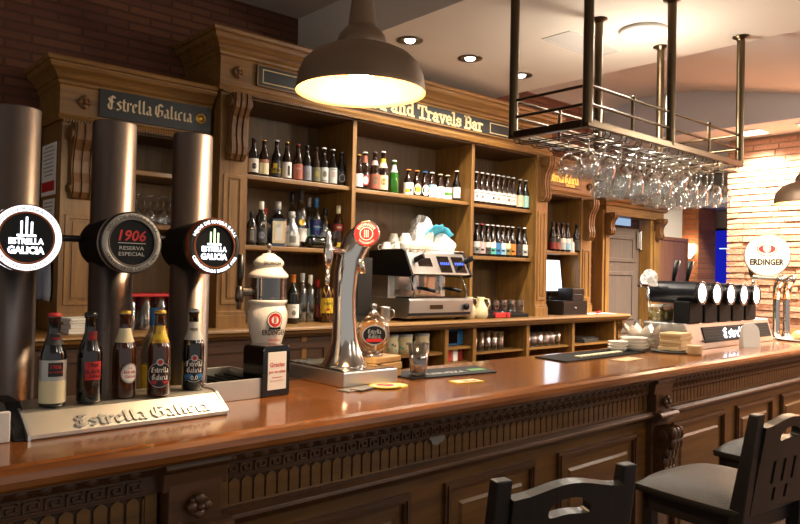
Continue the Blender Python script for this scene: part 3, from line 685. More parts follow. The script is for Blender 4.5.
bottle('beer_bottle', 'dark beer bottle with silver neck label and shield label with blue 0,0', 'bottle', (.924, 1.93, TZ), .23, .0305, 'bottle_black',
       lab=[(.05,.051,'black')], neck=[(.62,.84,'lightgrey')], cap='silver', group=GF, rz=-0.45,
       marks=[('oval', .036, .25, .034, 'silver', .15), ('oval', .034, .25, .032, 'black', .15, 6), ('rect', .026, .165, .009, 'blue', .15), ('black', 'Estrella', .30, .0145, 'paper', .15), ('black', 'Galicia', .225, .0145, 'paper', .15), ('text', '0,0', .135, .012, 'paper', .15), ('oval', .010, .40, .010, 'silver', .15, 7), ('oval', .006, .40, .006, 'red', .15, 12), ('n_rect', .012, .73, .008, 'grey'), ('n_text', 'Estrella', .72, .005, 'paper')])
bottle('water_bottle', 'clear plastic bottle with blue cap and yellow label behind the tray bottles', 'bottle', (.868, 2.07, 1.08), .285, .038, 'glass_bottle', 'spirit', lab=[(.18,.42,'yellow')], cap='blue')
# --- middle cabinet, first bay, upper shelf
GA = 'beer bottles on the upper shelf of the first bay'; Z1 = 2.036; Y = 3.71
for u, h, body, lab, nk, cap, marks, lb in (
 (253.5, .225, 'bottle_black', [(.1,.46,'paper')], None, 'black', [('oval', .014, .26, .018, 'darkgrey')], 'dark bottle with white skull-like label against the cabinet pilaster'),
 (264, .225, 'bottle_brown', [(.08,.38,'cream'),(.38,.47,'brick_label')], None, 'gold', [('text', 'ALE', .41, .012, 'cream')], 'brown bottle with cream label under a red header'),
 (276.4, .235, 'bottle_black', [(.06,.46,'black'),(.14,.28,'yellow')], None, 'lightgrey', [('rect', .012, .33, .014, 'yellow', -.4), ('rect', .01, .22, .012, 'black', .3)], 'black bottle with black-and-yellow patterned label'),
 (286.8, .235, 'bottle_brown', [(.06,.46,'paper')], None, 'gold', [('rect', .008, .24, .03, 'darkgrey', .3)], 'brown bottle with white label showing a dark figure'),
 (298, .232, 'bottle_brown', [(.06,.46,'brick_label')], None, 'brown_cap', [('text', 'IPA', .3, .014, 'pink')], 'brown bottle with dull brick-red label'),
 (307, .232, 'bottle_black', [(.06,.44,'greyblue')], None, 'black', [('rect', .012, .2, .02, 'grey')], 'dark bottle with grey-blue label'),
 (316, .23, 'bottle_brown', [(.06,.44,'olivegrey')], None, 'black', [('oval', .012, .26, .018, 'olive')], 'brown bottle with olive-grey label'),
 (324, .235, 'bottle_black', [(.06,.46,'lightgrey')], None, 'white', [('oval', .013, .28, .02, 'olivegrey'), ('rect', .02, .1, .004, 'grey')], 'dark bottle with silver-grey label and pale cap'),
 (333, .235, 'bottle_black', [(.06,.48,'lightgrey')], None, 'silver', [('rect', .012, .3, .018, 'pink'), ('rect', .02, .44, .003, 'grey')], 'dark bottle with light grey label showing a pinkish picture'),
 (341.5, .225, 'bottle_black', [(.04,.041,'black')], None, 'black', [('oval', .022, .24, .026, 'grey'), ('oval', .017, .24, .021, 'black', 0, 6)], 'dark bottle with a pale ring emblem beside the bay divider')):
    if cap == 'brown_cap': cap = 'darkred'
    bottle('beer_bottle', lb+', first bay upper shelf', 'bottle', (at(u, Y, 160), Y, Z1), h, .029, body, 'long', lab, nk, cap, marks, GA, -.35)
# --- first bay, lower shelf: spirits
GB = 'spirit bottles on the lower shelf of the first bay'; Z2 = 1.63
for u, y, h, r, body, kind, lab, nk, cap, marks, sq, lb in (
 (251.5, 3.72, .20, .03, 'bottle_black', 'spirit', [(.1,.5,'darkgrey')], None, 'black', [('rect', .012, .3, .03, 'grey')], False, 'small dark bottle with grey label half hidden by the pilaster'),
 (261, 3.72, .265, .036, 'bottle_darkgreen', 'spirit', [(.08,.40,'darkgrey')], None, 'white', [('oval', .018, .24, .022, 'greyblue')], False, 'dark liqueur bottle with white cap'),
 (264.5, 3.86, .24, .03, 'bottle_black', 'wine', None, None, 'red', [], False, 'dark bottle with red capsule standing behind the white-capped one'),
 (277.7, 3.73, .275, .047, 'glass_blue', 'spirit', [(.08,.56,'cream')], None, 'silver', [('front', .02, .32, .05, 'paper'), ('front', .012, .46, .01, 'greyblue')], True, 'square pale blue gin bottle with cream label'),
 (292, 3.88, .36, .036, 'glass_bottle', 'spirit', [(.1,.4,'lightgrey')], None, 'black', [], False, 'tall clear bottle with black cap behind the frosted one'),
 (291.5, 3.72, .22, .05, 'glass_frost', 'flask', [(.06,.36,'lightgrey')], None, 'silver', [('rect', .02, .22, .02, 'grey')], False, 'wide frosted white bottle'),
 (301, 3.84, .38, .038, 'glass_bottle', 'spirit', [(.12,.34,'paper')], None, 'darkgrey', [('oval', .02, .44, .02, 'gold')], False, 'tallest clear bottle with gold emblem and dark cap'),
 (309, 3.9, .34, .036, 'glass_bottle', 'spirit', [(.1,.4,'mint')], None, 'silver', [], False, 'clear bottle with pale green label'),
 (316, 3.84, .335, .038, 'glass_bottle', 'spirit', [(.28,.56,'navy')], [(.83,.835,'navy')], 'blue', [('rect', .016, .42, .014, 'blue'), ('text', 'VODKA', .42, .01, 'paper')], False, 'clear vodka bottle with deep blue label and cap'),
 (325, 3.80, .27, .034, 'glass_bottle', 'spirit', [(.1,.4,'greyblue')], None, 'black', [], False, 'clear bottle with grey-blue label'),
 (338, 3.72, .285, .034, 'glass_amber', 'spirit', [(.06,.16,'yellow'),(.42,.58,'darkred')], None, 'cream', [('text', 'RED', .48, .012, 'cream')], False, 'square-shouldered whisky bottle with slanted red label')):
    bottle('spirit_bottle', lb+', lower shelf', 'bottle', (at(u, y, 230), y, Z2), h, r, body, kind, lab, nk, cap, marks, GB, -.4, sq)
g = G(); g.lathe([(0,0),(.036,.0),(.038,.01),(.038,.17),(.03,.2),(.014,.23),(.013,.28),(0,.28)], 18, 0, True, TR((0,0,.038)) @ RY(PI/2))
o = ob('spirit_bottle', g, 'bottle_darkgreen', None, (at(309, 3.68, 242), 3.68, Z2), .12); tag(o, 'dark bottle lying on its side at the front of the lower shelf', 'bottle', GB)
# --- first bay, on the worktop
GC = 'bottles standing on the back counter'
for u, y, h, r, body, kind, lab, cap, marks, lb in (
 (293, 3.72, .30, .037, 'bottle_darkgreen', 'wine', [(.12,.40,'paper')], 'orange', [('oval', .013, .22, .016, 'grey'), ('text', 'Tinto', .33, .008, 'darkgrey')], 'wine bottle with white label'),
 (302, 3.80, .31, .036, 'glass_bottle', 'spirit', None, 'lightgrey', [], 'clear unlabelled bottle with pale grey cap next to the wine'),
 (310, 3.78, .30, .034, 'glass_bottle', 'spirit', [(.3,.301,'lightgrey')], 'white', [], 'clear unlabelled bottle with white stopper'),
 (317.5, 3.86, .27, .035, 'glass_amber', 'spirit', [(.1,.4,'darkred')], 'red', [], 'amber bottle with dark red label and red cap'),
 (327, 3.72, .30, .040, 'bottle_amber', 'spirit', [(.2,.52,'yellow')], 'black', [('text', 'TERRY', .38, .014, 'black'), ('oval', .012, .28, .008, 'red')], 'brandy bottle with big yellow label and net'),
 (337.5, 3.74, .27, .03, 'glass_bottle', 'spirit', [(.1,.42,'yellow')], 'white', [], 'slim clear bottle with yellow label by the chrome tap')):
    t = bottle('spirit_bottle', lb+', on the back counter', 'bottle', (at(u, y), y, CZ), h, r, body, kind, lab, None, cap, marks, GC, -.4)
    if 'net' in lb:
        g = G()
        for k in range(8):
            for s in (-1, 1):
                g.tube([((r+.002)*math.cos(2*PI*k/8+s*z*1.6), (r+.002)*math.sin(2*PI*k/8+s*z*1.6), .02+z*.2*h/.3) for z in (0, .25, .5, .75, 1)], .0012, 4)
        ob('wire_net', g, 'gold', t)
# --- second bay upper shelf
GD = 'beer bottles on the shelf over the coffee machine'; Z3 = 2.03
for u, h, r, body, kind, lab, nk, cap, marks, lb in (
 (358.5, .24, .03, 'bottle_brown', 'long', [(.1,.45,'paper')], None, 'gold', [], 'bottle with white label tucked against the divider'),
 (364.8, .262, .034, 'bottle_brown', 'long', [(.1,.101,'black')], [(.72,.90,'brick_label')], 'lightgrey', [('oval', .026, .26, .034, 'red'), ('oval', .019, .26, .026, 'paper', 0, 6), ('text', 'alhambra', .25, .006, 'red')], 'brown bottle with red oval label and red neck'),
 (374.6, .275, .034, 'bottle_brown', 'long', [(.08,.44,'brick_label')], [(.66,.78,'pink')], 'darkgrey', [('oval', .02, .28, .026, 'olivegrey')], 'tall brown bottle with faded brown label'),
 (383, .287, .034, 'bottle_brown', 'long', [(.08,.42,'cream')], [(.6,.72,'cream'),(.72,.82,'yellow')], 'lightgrey', [('oval', .018, .26, .024, 'olive')], 'tallest brown bottle with cream label and white neck label'),
 (394, .238, .032, 'bottle_green', 'long', None, [(.64,.86,'lightgrey')], 'white', [], 'green glass bottle with pale neck label'),
 (408.6, .19, .034, 'bottle_brown', 'stubby', [(.06,.50,'paper')], None, 'orange', [('rect', .02, .2, .012, 'yellow', -.3), ('rect', .008, .22, .012, 'navy', .3)], 'stubby bottle with white label showing yellow and purple marks'),
 (417, .192, .034, 'bottle_brown', 'stubby', [(.06,.061,'paper')], None, 'orange', [('oval', .028, .28, .04, 'cream'), ('oval', .016, .28, .02, 'yellow', 0, 6)], 'stubby bottle with round cream label'),
 (425, .192, .034, 'bottle_brown', 'stubby', [(.06,.061,'paper')], None, 'blue', [('oval', .028, .28, .04, 'paper'), ('oval', .014, .28, .018, 'mint', 0, 6)], 'stubby bottle with round white label and blue cap'),
 (432, .195, .034, 'bottle_brown', 'stubby', [(.06,.42,'paper'),(.42,.52,'sky')], None, 'white', [('text', 'Blanca', .3, .01, 'sky')], 'stubby bottle with white and pale blue label'),
 (440.3, .19, .034, 'bottle_brown', 'stubby', [(.06,.5,'paper')], None, 'cream', [('text', 'Rosa', .3, .014, 'red')], 'stubby bottle with white label and red lettering'),
 (447.5, .19, .034, 'bottle_brown', 'stubby', [(.06,.2,'paper'),(.2,.32,'green'),(.32,.5,'paper')], None, 'cream', [('text', 'Duet', .38, .012, 'red')], 'stubby bottle with white label crossed by a green band'),
 (456.6, .235, .03, 'bottle_black', 'long', [(.12,.46,'paper')], None, 'white', [('oval', .014, .3, .02, 'sky')], 'dark long-necked bottle with white label and white cap')):
    Yb = 3.73; bottle('beer_bottle', lb+', over the coffee machine', 'bottle', (at(u, Yb, 180), Yb, Z3), h, r, body, kind, lab, nk, cap, marks, GD, -.5)
# --- third bay: two shelves
GE = 'white-labelled beer bottles on the upper shelf of the third bay'; Yb = 3.69; ZU = 2.025; ZL = 1.632
for i, (u, c, lb) in enumerate(((476.5,'grey','with grey mark, by the divider'),(482,'brick_label','with small brown mark'),(487.3,'lightgrey','with faint grey mark'),(492.8,'darkgrey','with small black mark'),(498,'orange','with orange mark'),(503,'cream','with cream mark'),(508.2,'red','with red mark'),(513.2,'pink','with pink mark'))):
    bottle('beer_bottle', 'white-labelled dark bottle '+lb+', third bay upper shelf', 'bottle', (at(u, Yb, 190), Yb, ZU), .25, .0295, 'bottle_brown', 'long', [(.1,.44,'paper')], None, 'lightgrey', [('oval', .009, .24, .012, c), ('rect', .018, .36, .004, 'grey')], GE, -.6)
for u, c, lb in ((520, 'cream', 'cream-labelled dark bottle next to the mint-labelled one'), (525.6, 'mint', 'mint-labelled dark bottle at the end of the row')):
    bottle('beer_bottle', lb+', third bay upper shelf', 'bottle', (at(u, Yb, 190), Yb, ZU), .245, .0295, 'bottle_black', 'long', [(.08,.46,c)], None, 'lightgrey', [('rect', .012, .26, .006, 'lightgrey')], GE, -.6)
GF2 = 'colour-labelled beer bottles on the lower shelf of the third bay'
for u, c1, c2, cap, lb in ((476.5,'grey','lightgrey','grey','grey label beside the divider'),(481.8,'pink','grey','darkred','pinkish grey label'),(487.2,'darkgrey','lightgrey','lightgrey','black-and-silver label'),(492.4,'teal','paper','lightgrey','teal and white label'),
     (497.6,'blue','sky','lightgrey','bright blue label'),(502.6,'sky','paper','lightgrey','white label with pale blue top'),(507.5,'olive','cream','lightgrey','gold-olive label'),(512.4,'orange','orange','lightgrey','orange label'),(519,'darkgrey','grey','darkgrey','dark grey label'),(524.4,'lightgrey','paper','white','plain white label at the end')):
    bottle('beer_bottle', 'dark bottle with '+lb+', third bay lower shelf', 'bottle', (at(u, Yb, 245), Yb, ZL), .25, .0295, 'bottle_black', 'long', [(.08,.28,c1),(.28,.44,c2 if c2 in ('paper','cream','lightgrey') else c1)], None, cap, [('rect', .012, .2, .007, 'black')], GF2, -.6)
# --- cabinet above the till
GH = 'bottles on the shelf above the till'; Yb = 3.735
for u, c, lb in ((552.5,'darkred','green-tinged dark bottle with dark red label'),(557,'brick_label','dark bottle with brick-red label'),(562.2,'lightgrey','dark bottle with grey label'),(567.2,'sky','dark bottle with pale blue label'),(576.5,'darkgrey','plain dark bottle by the pilaster')):
    bottle('beer_bottle', lb+', shelf above the till', 'bottle', (at(u, Yb, 240), Yb, 1.71), .25, .031, 'bottle_darkgreen' if u < 553 else 'bottle_black', 'long', [(.06,.3,c),(.3,.45,'paper' if u > 560 and u < 570 else 'darkgrey')], None, 'darkgrey', [], GH, -.6)
bottle('small_bottle', 'little white bottle among the dark ones above the till', 'bottle', (at(571.5, 3.75, 245), 3.75, 1.71), .125, .026, 'white', 'spirit', None, None, 'white', [], GH)
# ================================================================== COFFEE MACHINE AND THE BACK COUNTER
CM = thing('coffee_machine', 'two-group steel espresso machine with black ends and blue-lit buttons', 'coffee machine', (3.495, 3.73, CZ)); CM.scale = (.755, 1, .96)
g = G()
for s in (-1, 1):
    for y in (-.14, .14): g.cyl((s*.33, y, 0), (s*.33, y, .03), .022, 12)
ob('foot', g, 'black_rubber', CM)
g = G(); g.prism([(-.19,.02),(-.21,.035),(-.215,.145),(-.205,.16),(.2,.16),(.2,.02)], 'x', -.38, .44); g.box(-.37, .37, -.2, -.0, .155, .16); ob('drip_base', g, 'steel', CM, bevel=.006)
g = G(); g.box(-.40, .40, -.2165, -.213, .04, .06); ob('base_strip', g, 'black', CM)
g = G(); g.box(-.34, .34, -.19, -.03, .16, .166)
for k in range(22): g.box(-.33+k*.0305, -.325+k*.0305, -.185, -.035, .166, .17)
ob('drip_grid', g, 'steel_dark', CM)
g = G(); g.lathe([(.0,.03),(.02,.028),(.026,.02),(.026,0)], 18, 0, True, TR((.33,-.215,.10)) @ RX(PI/2)); g.box(.326, .334, -.25, -.24, .082, .118); ob('knob', g, 'black', CM)
g = G(); g.box(-.13, .03, -.2175, -.214, .085, .115); ob('badge', g, 'brass', CM)
g = G(); g.box(-.37, .37, .02, .2, .155, .36); ob('back_body', g, 'steel', CM, bevel=.004)
g = G(); g.box(-.30, .30, .012, .02, .17, .345); ob('splash_plate', g, 'chrome', CM)
g = G(); g.prism([(-.235,.335),(-.20,.325),(.2,.335),(.2,.475),(-.14,.49),(-.16,.485)], 'x', -.375, .36); ob('head', g, 'steel', CM, bevel=.004)
for s in (-1, 1):
    g = G(); g.prism([(-.25,.32),(-.2,.31),(.21,.325),(.21,.5),(-.13,.51),(-.165,.5)], 'x', .36 if s > 0 else -.40, .385 if s > 0 else -.375); ob('end_panel', g, 'black', CM, bevel=.005)
def onslope(a, b, g, x0, x1, lift, m=0):
    p = [(-.235,.335), (-.16,.485)]; n = Vector((0, -.15, .075)).normalized(); n = Vector((0, -(.485-.335), (-.16+.235))).normalized()
    def P(t, l): return (p[0][0]+(p[1][0]-p[0][0])*t+n.y*l, p[0][1]+(p[1][1]-p[0][1])*t+n.z*l)
    q = [P(a, -.004), P(a, lift), P(b, lift), P(b, -.004)]; g.prism(q, 'x', x0, x1, m)
for x in (.06, .25):
    g = G(); onslope(.08, .86, g, x-.075, x+.075, .006); b = ob('button_panel', g, 'black_gloss', CM, bevel=.004)
    g = G()
    for k in range(5): onslope(.44, .56, g, x-.054+k*.025, x-.046+k*.025, .009)
    ob('button', g, 'led_blue', b)
g = G(); onslope(.35, .75, g, -.27, -.10, .006); b = ob('display', g, 'black_gloss', CM, bevel=.003)
for x in (-.31, .33):
    g = G(); g.cyl((x, -.2, .43), (x+.02, -.27, .46), .02, 14); ob('steam_knob', g, 'black', CM)
for x in (-.18, .15):
    g = G(); g.cyl((x, -.09, .345), (x, -.09, .27), .035, 18); g.cyl((x, -.09, .27), (x, -.09, .245), .04, 18); ob('brew_group', g, 'chrome', CM)
    g = G(); g.cyl((x, -.09, .247), (x, -.09, .215), .036, 18); g.tube([(x, -.09, .215), (x, -.09, .2), (x-.015, -.09, .19)], .007); pf = ob('portafilter', g, 'chrome', CM)
    g = G(); g.tube([(x, -.12, .235), (x+.02, -.2, .228), (x+.04, -.27, .215)], [.011, .014, .015], 10); ob('handle', g, 'black', pf)
for x in (-.33, .345):
    g = G(); g.tube([(x, -.14, .34), (x, -.16, .32), (x+.02, -.19, .24), (x+.03, -.2, .17)], .006); ob('steam_wand', g, 'chrome', CM)
g = G(); g.ring([(-.37,-.16),(.37,-.16),(.37,.19),(-.37,.19)], [(-.36,-.15),(.36,-.15),(.36,.18),(-.36,.18)], -.51, -.505, 0, RX(-PI/2)); 
for x, y in ((-.365,-.155),(.365,-.155),(-.365,.185),(.365,.185)): g.cyl((x, y, .48), (x, y, .51), .004, 8)
ob('cup_rail', g, 'chrome', CM)
# cups on top
def cup_mesh(r=.034, h=.055, m=0):
    g = G(); g.lathe([(0,0),(r*.6,0),(r*.65,.004),(r*.95,h*.6),(r,h),(r*.93,h),(r*.88,h*.6),(r*.55,.008),(0,.007)], 18)
    g.tube([(r*.9,0,h*.8),(r*1.35,0,h*.78),(r*1.45,0,h*.5),(r*1.2,0,h*.28),(r*.75,0,h*.28)], .004, 6); return g
TOP = CZ+.472
GCUP = 'white cups stacked on the coffee machine'
for i, (x, y, z, flip, lb) in enumerate(((-.30,-.1,0,0,'white cup at the end of the machine top, by the black panel'),(-.225,-.11,0,0,'white cup in the front row on the machine, next to the end one'),(-.14,-.11,0,0,'white cup in the front row, before the tall stack'),(-.27,.0,0,1,'upturned white cup in the second row on the machine'),
    (-.185,0,0,1,'upturned cup under the tallest stack'),(-.185,0,.055,1,'cup on top of the tall stack'),(-.10,0,0,1,'upturned cup touching the white cloth'),(-.05,-.11,0,0,'small white cup in front of the cloth'),(-.3,.1,0,1,'upturned cup at the back of the machine top'),(-.215,.1,0,1,'lower cup of the stack at the back'),(-.215,.1,.055,1,'upper cup of the stack at the back'))):
    g = cup_mesh(.042, .068)
    o = ob('coffee_cup', g, 'ceramic', None, (3.50+x*.8, 3.73+y, TOP+z*1.15+(.068 if flip else 0)), random.uniform(0, 6)); 
    if flip: o.rotation_euler = (PI, 0, random.uniform(0, 6))
    tag(o, lb, 'cup', GCUP)
# crumpled cloths heaped on the machine
def heap(name, mt, c, rx, ry, h, seed, n=30):
    rnd = random.Random(seed); ph = [rnd.uniform(0, 6) for _ in range(8)]
    v = []; f = []
    for i in range(n+1):
        for k in range(n):
            a = 2*PI*k/n; t = i/n
            w = 1+.14*math.sin(3*a+ph[0]+3*t)+.1*math.sin(7*a+ph[1]-5*t)+.06*math.sin(11*a+ph[2]+9*t)
            r = math.cos(t*PI/2)**.75*w
            z = h*(math.sin(t*PI/2)**.8)*(1+.12*math.sin(2*a+ph[3]))+.014*math.sin(5*a+8*t+ph[4])*(1-t)*min(1, t*6)
            v.append((c[0]+rx*r*math.cos(a)+.2*rx*t*math.sin(ph[5]), c[1]+ry*r*math.sin(a), c[2]+max(0, z)))
    for i in range(n):
        for k in range(n): f.append((i*n+k, i*n+(k+1) % n, (i+1)*n+(k+1) % n, (i+1)*n+k))
    g = G(); g.add(v, f, 0, True); g.add(v[:n], [tuple(range(n))], 0)
    o = ob(name, g, mt)
    tx = bpy.data.textures.new('creases', 'CLOUDS'); tx.noise_scale = rx*.5; tx.noise_depth = 3
    md = o.modifiers.new('sub', 'SUBSURF'); md.levels = md.render_levels = 1
    md = o.modifiers.new('creases', 'DISPLACE'); md.texture = tx; md.strength = rx*.42; md.mid_level = .55
    return o
tag(heap('cleaning_cloth', 'cloth_white', (3.50+.02, 3.76, TOP), .092, .1, .245, 3), 'tall crumpled white cloth heaped on the coffee machine', 'cloth')
tag(heap('cleaning_cloth', 'cloth_white', (3.50+.19, 3.74, TOP), .09, .12, .14, 5), 'lower crumpled white cloth at the far end of the machine top', 'cloth')
g = G(); v = []; f = []
for i in range(13):
    for j in range(5):
        a = -.9+1.8*i/12; v.append((3.51+.09+.16*math.sin(a), 3.635+.03*j+.012*math.sin(i*.9), TOP+.03+.175*math.cos(a)-.02*j+.008*math.sin(2.1*i+j)))
for i in range(12):
    for j in range(4): f.append((i*5+j, i*5+5+j, i*5+6+j, i*5+1+j))
g.add(v, f, 0, True); o = ob('cleaning_cloth', g, 'cloth_cyan'); md = o.modifiers.new('t', 'SOLIDIFY'); md.thickness = .004; tag(o, 'turquoise cloth strip draped over the white cloths', 'cloth')
g = G(); g.lathe([(0,0),(.04,0),(.043,.01),(.036,.09),(.04,.1),(.036,.1),(.033,.09),(.038,.01),(0,.008)], 20); g.tube([(.036,0,.085),(.07,0,.08),(.075,0,.04),(.042,0,.02)], .004, 6)
tag(ob('milk_jug', g, 'steel', None, (3.06, 3.6, CZ), -1.2), 'steel milk jug beside the coffee machine', 'jug')
g = G(); g.box(2.86, 3.0, 3.66, 3.9, CZ, CZ+.42); g.box(2.875, 2.985, 3.655, 3.66, CZ+.05, CZ+.4); tag(ob('coffee_grinder', g, 'black', None, bevel=.012), 'tall black grinder box beside the coffee machine', 'grinder')
# jugs, glasses and tray in the third bay
for i, (u, y, lb) in enumerate(((469, 3.60, 'cream ceramic jug next to the coffee machine'), (481, 3.56, 'cream ceramic jug nearer the row of glasses'))):
    t = thing('ceramic_jug', lb, 'jug', (at(u, y), y, CZ), -.8, 'cream jugs on the back counter')
    g = G(); g.lathe([(0,0),(.045,0),(.055,.03),(.052,.075),(.03,.115),(.024,.135),(.03,.16),(.026,.16),(.02,.135),(0,.12)], 20); ob('body', g, 'jug', t)
    g = G(); g.tube([(.024,0,.15),(.055,0,.145),(.065,0,.11),(.05,0,.075)], .005, 6); ob('handle', g, 'jug', t)
def goblet():
    g = G(); g.lathe([(0,.0),(.034,0),(.034,.003),(.006,.008),(.005,.03),(.012,.036),(.032,.06),(.038,.09),(.033,.135)], 16); return g
GG = 'clean glasses upturned on the back counter'
gm = None
for i, (u, y) in enumerate(((487, 3.62),(495, 3.62),(503, 3.62),(511, 3.62),(520, 3.62),(491, 3.74),(500, 3.74),(509, 3.74),(518, 3.74))):
    g = G(); g.lathe([(0,.10),(.026,.10),(.03,.09),(.036,0),(.0345,0),(.0285,.088),(.0,.094)], 18)
    if gm is None: gm = ob('tumbler', g, 'glass_clear', None, (at(u, y), y, CZ+.035)); tag(gm, 'clear tumbler in the block of glasses on the black-and-red tray', 'glass', GG)
    else: copy_thing(gm, (at(u, y), y, CZ+.035))
g = G(); g.box(3.93, 4.50, 3.54, 3.82, CZ, CZ+.03, 0); g.box(4.10, 4.22, 3.535, 3.56, CZ+.004, CZ+.04, 1); g.box(4.235, 4.27, 3.535, 3.56, CZ+.004, CZ+.04, 1)
tag(ob('glass_mat', g, ['black_rubber', 'red'], None, bevel=.003), 'black rubber tray with red clips under the tumblers', 'tray')
# till
t = thing('till_screen', 'white-lit till screen on a black stand', 'screen', (5.16, 3.80, CZ+.125))
g = G(); g.box(-.16, .16, .0, .02, .06, .36, 0, RX(-.12)); ob('frame', g, 'black', t, bevel=.004)
g = G(); g.box(-.145, .145, -.002, .0, .075, .345, 0, RX(-.12)); ob('display', g, 'screen_white', t)
g = G(); g.box(-.08, .08, -.02, .1, 0, .02); g.box(-.03, .03, .04, .06, .0, .2); ob('stand', g, 'black', t, bevel=.003)
g = G(); g.box(5.0, 5.36, 3.58, 3.95, CZ, CZ+.12); g.box(5.01, 5.35, 3.574, 3.58, CZ+.012, CZ+.108); g.cyl((5.18, 3.574, CZ+.06), (5.18, 3.568, CZ+.06), .008, 12, 1)
tag(ob('cash_drawer', g, ['black', 'steel'], None, bevel=.004), 'black cash drawer with small key lock under the till screen', 'cash drawer')
g = G(); g.box(5.2, 5.37, 3.62, 3.78, CZ+.121, CZ+.225); g.box(5.22, 5.35, 3.618, 3.63, CZ+.16, CZ+.175); tag(ob('receipt_printer', g, 'black', None, bevel=.006), 'small black receipt printer on the cash drawer', 'printer')
for i, (x, y, z, r, lb) in enumerate(((5.48, 3.66, 0, .2, 'flat sheet of white paper on the counter end by the door'), (5.62, 3.60, .0025, -.3, 'second white sheet lying over the first by the door'))):
    g = G(); g.box(-.105, .105, -.07, .07, 0, .002); tag(ob('paper_sheet', g, 'paper', None, (x, y, CZ+z), r), lb, 'paper')
g = G(); g.box(-.06, .06, -.012, .012, 0, .018); tag(ob('red_pen_case', g, 'red', None, (5.60, 3.62, CZ+.005), .4, bevel=.004), 'small red case on the papers at the counter end', 'case')
g = G(); g.lathe([(0,0),(.035,0),(.035,.09),(.02,.12),(.02,.14),(0,.14)], 16); tag(ob('glue_bottle', g, 'white', None, (5.62, 3.78, CZ)), 'white plastic bottle at the end of the back counter', 'bottle')
# in the niches under the worktop
NZ = .60
def row(name, label, cat, group, g0, mt, spots, z):
    first = None
    for i, (x, y) in enumerate(spots):
        if first is None: first = ob(name, g0, mt, None, (x, y, z)); tag(first, label, cat, group)
        else: copy_thing(first, (x, y, z))
def tumbler(h=.12, r=.034):
    g = G(); g.lathe([(0,.0),(r*.8,0),(r*.82,.004),(r,h),(r*.95,h),(r*.76,.01),(0,.009)], 16); return g
GN = [(3.95+.075*i, 3.62+.09*j) for i in range(5) for j in range(2)]
row('highball_glass', 'tall clear glass in the niche below the tumblers', 'glass', 'tall glasses in the third niche', tumbler(.14, .034), 'glass_clear', GN, .916)
row('short_glass', 'short clear glass in the niche under the till', 'glass', 'short glasses in the fourth niche', tumbler(.11, .036), 'glass_clear', [(4.58+.08*i, 3.62+.09*j) for i in range(6) for j in range(2)], .916)
for i, (x, lb) in enumerate(((3.17, 'pale printed tin in the niche, nearer the cupboard'), (3.30, 'pale printed tin in the niche, middle one'), (3.46, 'pale printed tin in the niche, next to the blue-lit panel'))):
    t = thing('storage_tin', lb, 'tin', (x, 3.66, .941), 0, 'tins in the niche')
    g = G(); g.lathe([(0,0),(.055,0),(.055,.12),(0,.12)], 20)
    for k in range(14): a = k*2.4; patch(g, .0555, a, a+.3, .02+.008*(k % 9), .035+.008*(k % 9), 1+(k % 2))
    ob('body', g, ['cream', 'teal', 'grey'], t); g = G(); g.lathe([(.057,.115),(.057,.13),(0,.132)], 20); ob('lid', g, 'lightgrey', t)
g = G(); g.box(3.64, 3.86, 3.64, 3.66, .975, 1.085, 0); g.box(3.65, 3.80, 3.638, 3.64, .985, 1.075, 1); tag(ob('music_player', g, ['blue', 'black_gloss'], None), 'blue-and-black player box in the small niche', 'player')
for i, (x, c, lb) in enumerate(((3.68, 'red', 'red packet at the bottom of the small niche'), (3.75, 'paper', 'white packet beside the red ones in the small niche'), (3.81, 'darkred', 'dark red packet at the bottom of the small niche'))):
    g = G(); g.box(-.03, .03, -.03, .03, 0, .09); tag(ob('packet', g, c, None, (x, 3.64, .86), .2*i, bevel=.004), lb, 'packet', 'packets in the small niche')
bottle('spray_bottle', 'small white-capped bottle standing in the end niche', 'bottle', (5.22, 3.68, .916), .17, .03, 'glass_bottle', 'spirit', [(.1,.5,'lightgrey')], None, 'white')
g = G(); g.box(-.16, .16, -.1, .1, 0, .03); g.box(-.14, .14, -.08, .08, .03, .04); tag(ob('tablet_case', g, 'darkgrey', None, (5.48, 3.72, .916), .2, bevel=.004), 'flat dark case lying in the end niche', 'case')
# behind the tap columns
def stem_glass(h=.16, r=.035):
    g = G(); g.lathe([(0,h),(.03,h),(.03,h-.003),(.005,h-.008),(.004,h*.6),(.015,h*.55),(r*.95,h*.35),(r,h*.2),(r*.85,0)], 16); return g
row('stemmed_glass', 'upturned stemmed glass on the shelf behind the tap columns', 'glass', 'stemmed glasses on the first cabinet shelf', stem_glass(), 'glass_clear', [(1.40+.075*i, 3.80+.08*j) for i in range(5) for j in range(2)], 1.72)
row('water_glass', 'upturned water glass on the back counter behind the tap columns', 'glass', 'water glasses behind the taps', tumbler(.17, .034), 'glass_clear', [(1.40+.078*i, 3.66+.09*j) for i in range(5) for j in range(3)], CZ)
g = G(); g.box(1.37, 1.76, 3.62, 3.9, CZ+.172, CZ+.186); tag(ob('glass_tray', g, 'red', None, bevel=.004), 'red tray resting on the water glasses behind the taps', 'tray')
for i in range(6):
    g = G(); g.box(-.075, .075, -.075, .075, 0, .012); tag(ob('napkin_pack', g, 'paper', None, (1.15+random.uniform(-.01, .01), 3.62, CZ+.0125*i), random.uniform(-.1, .1), bevel=.003), ('bottom' if i == 0 else ['second','third','fourth','fifth'][i-1] if i < 5 else 'topmost')+' pack of white napkins from below, in the pile between the tap columns', 'napkins', 'pile of napkin packs')
# ================================================================== THINGS ON THE BAR
BZ = 1.0805
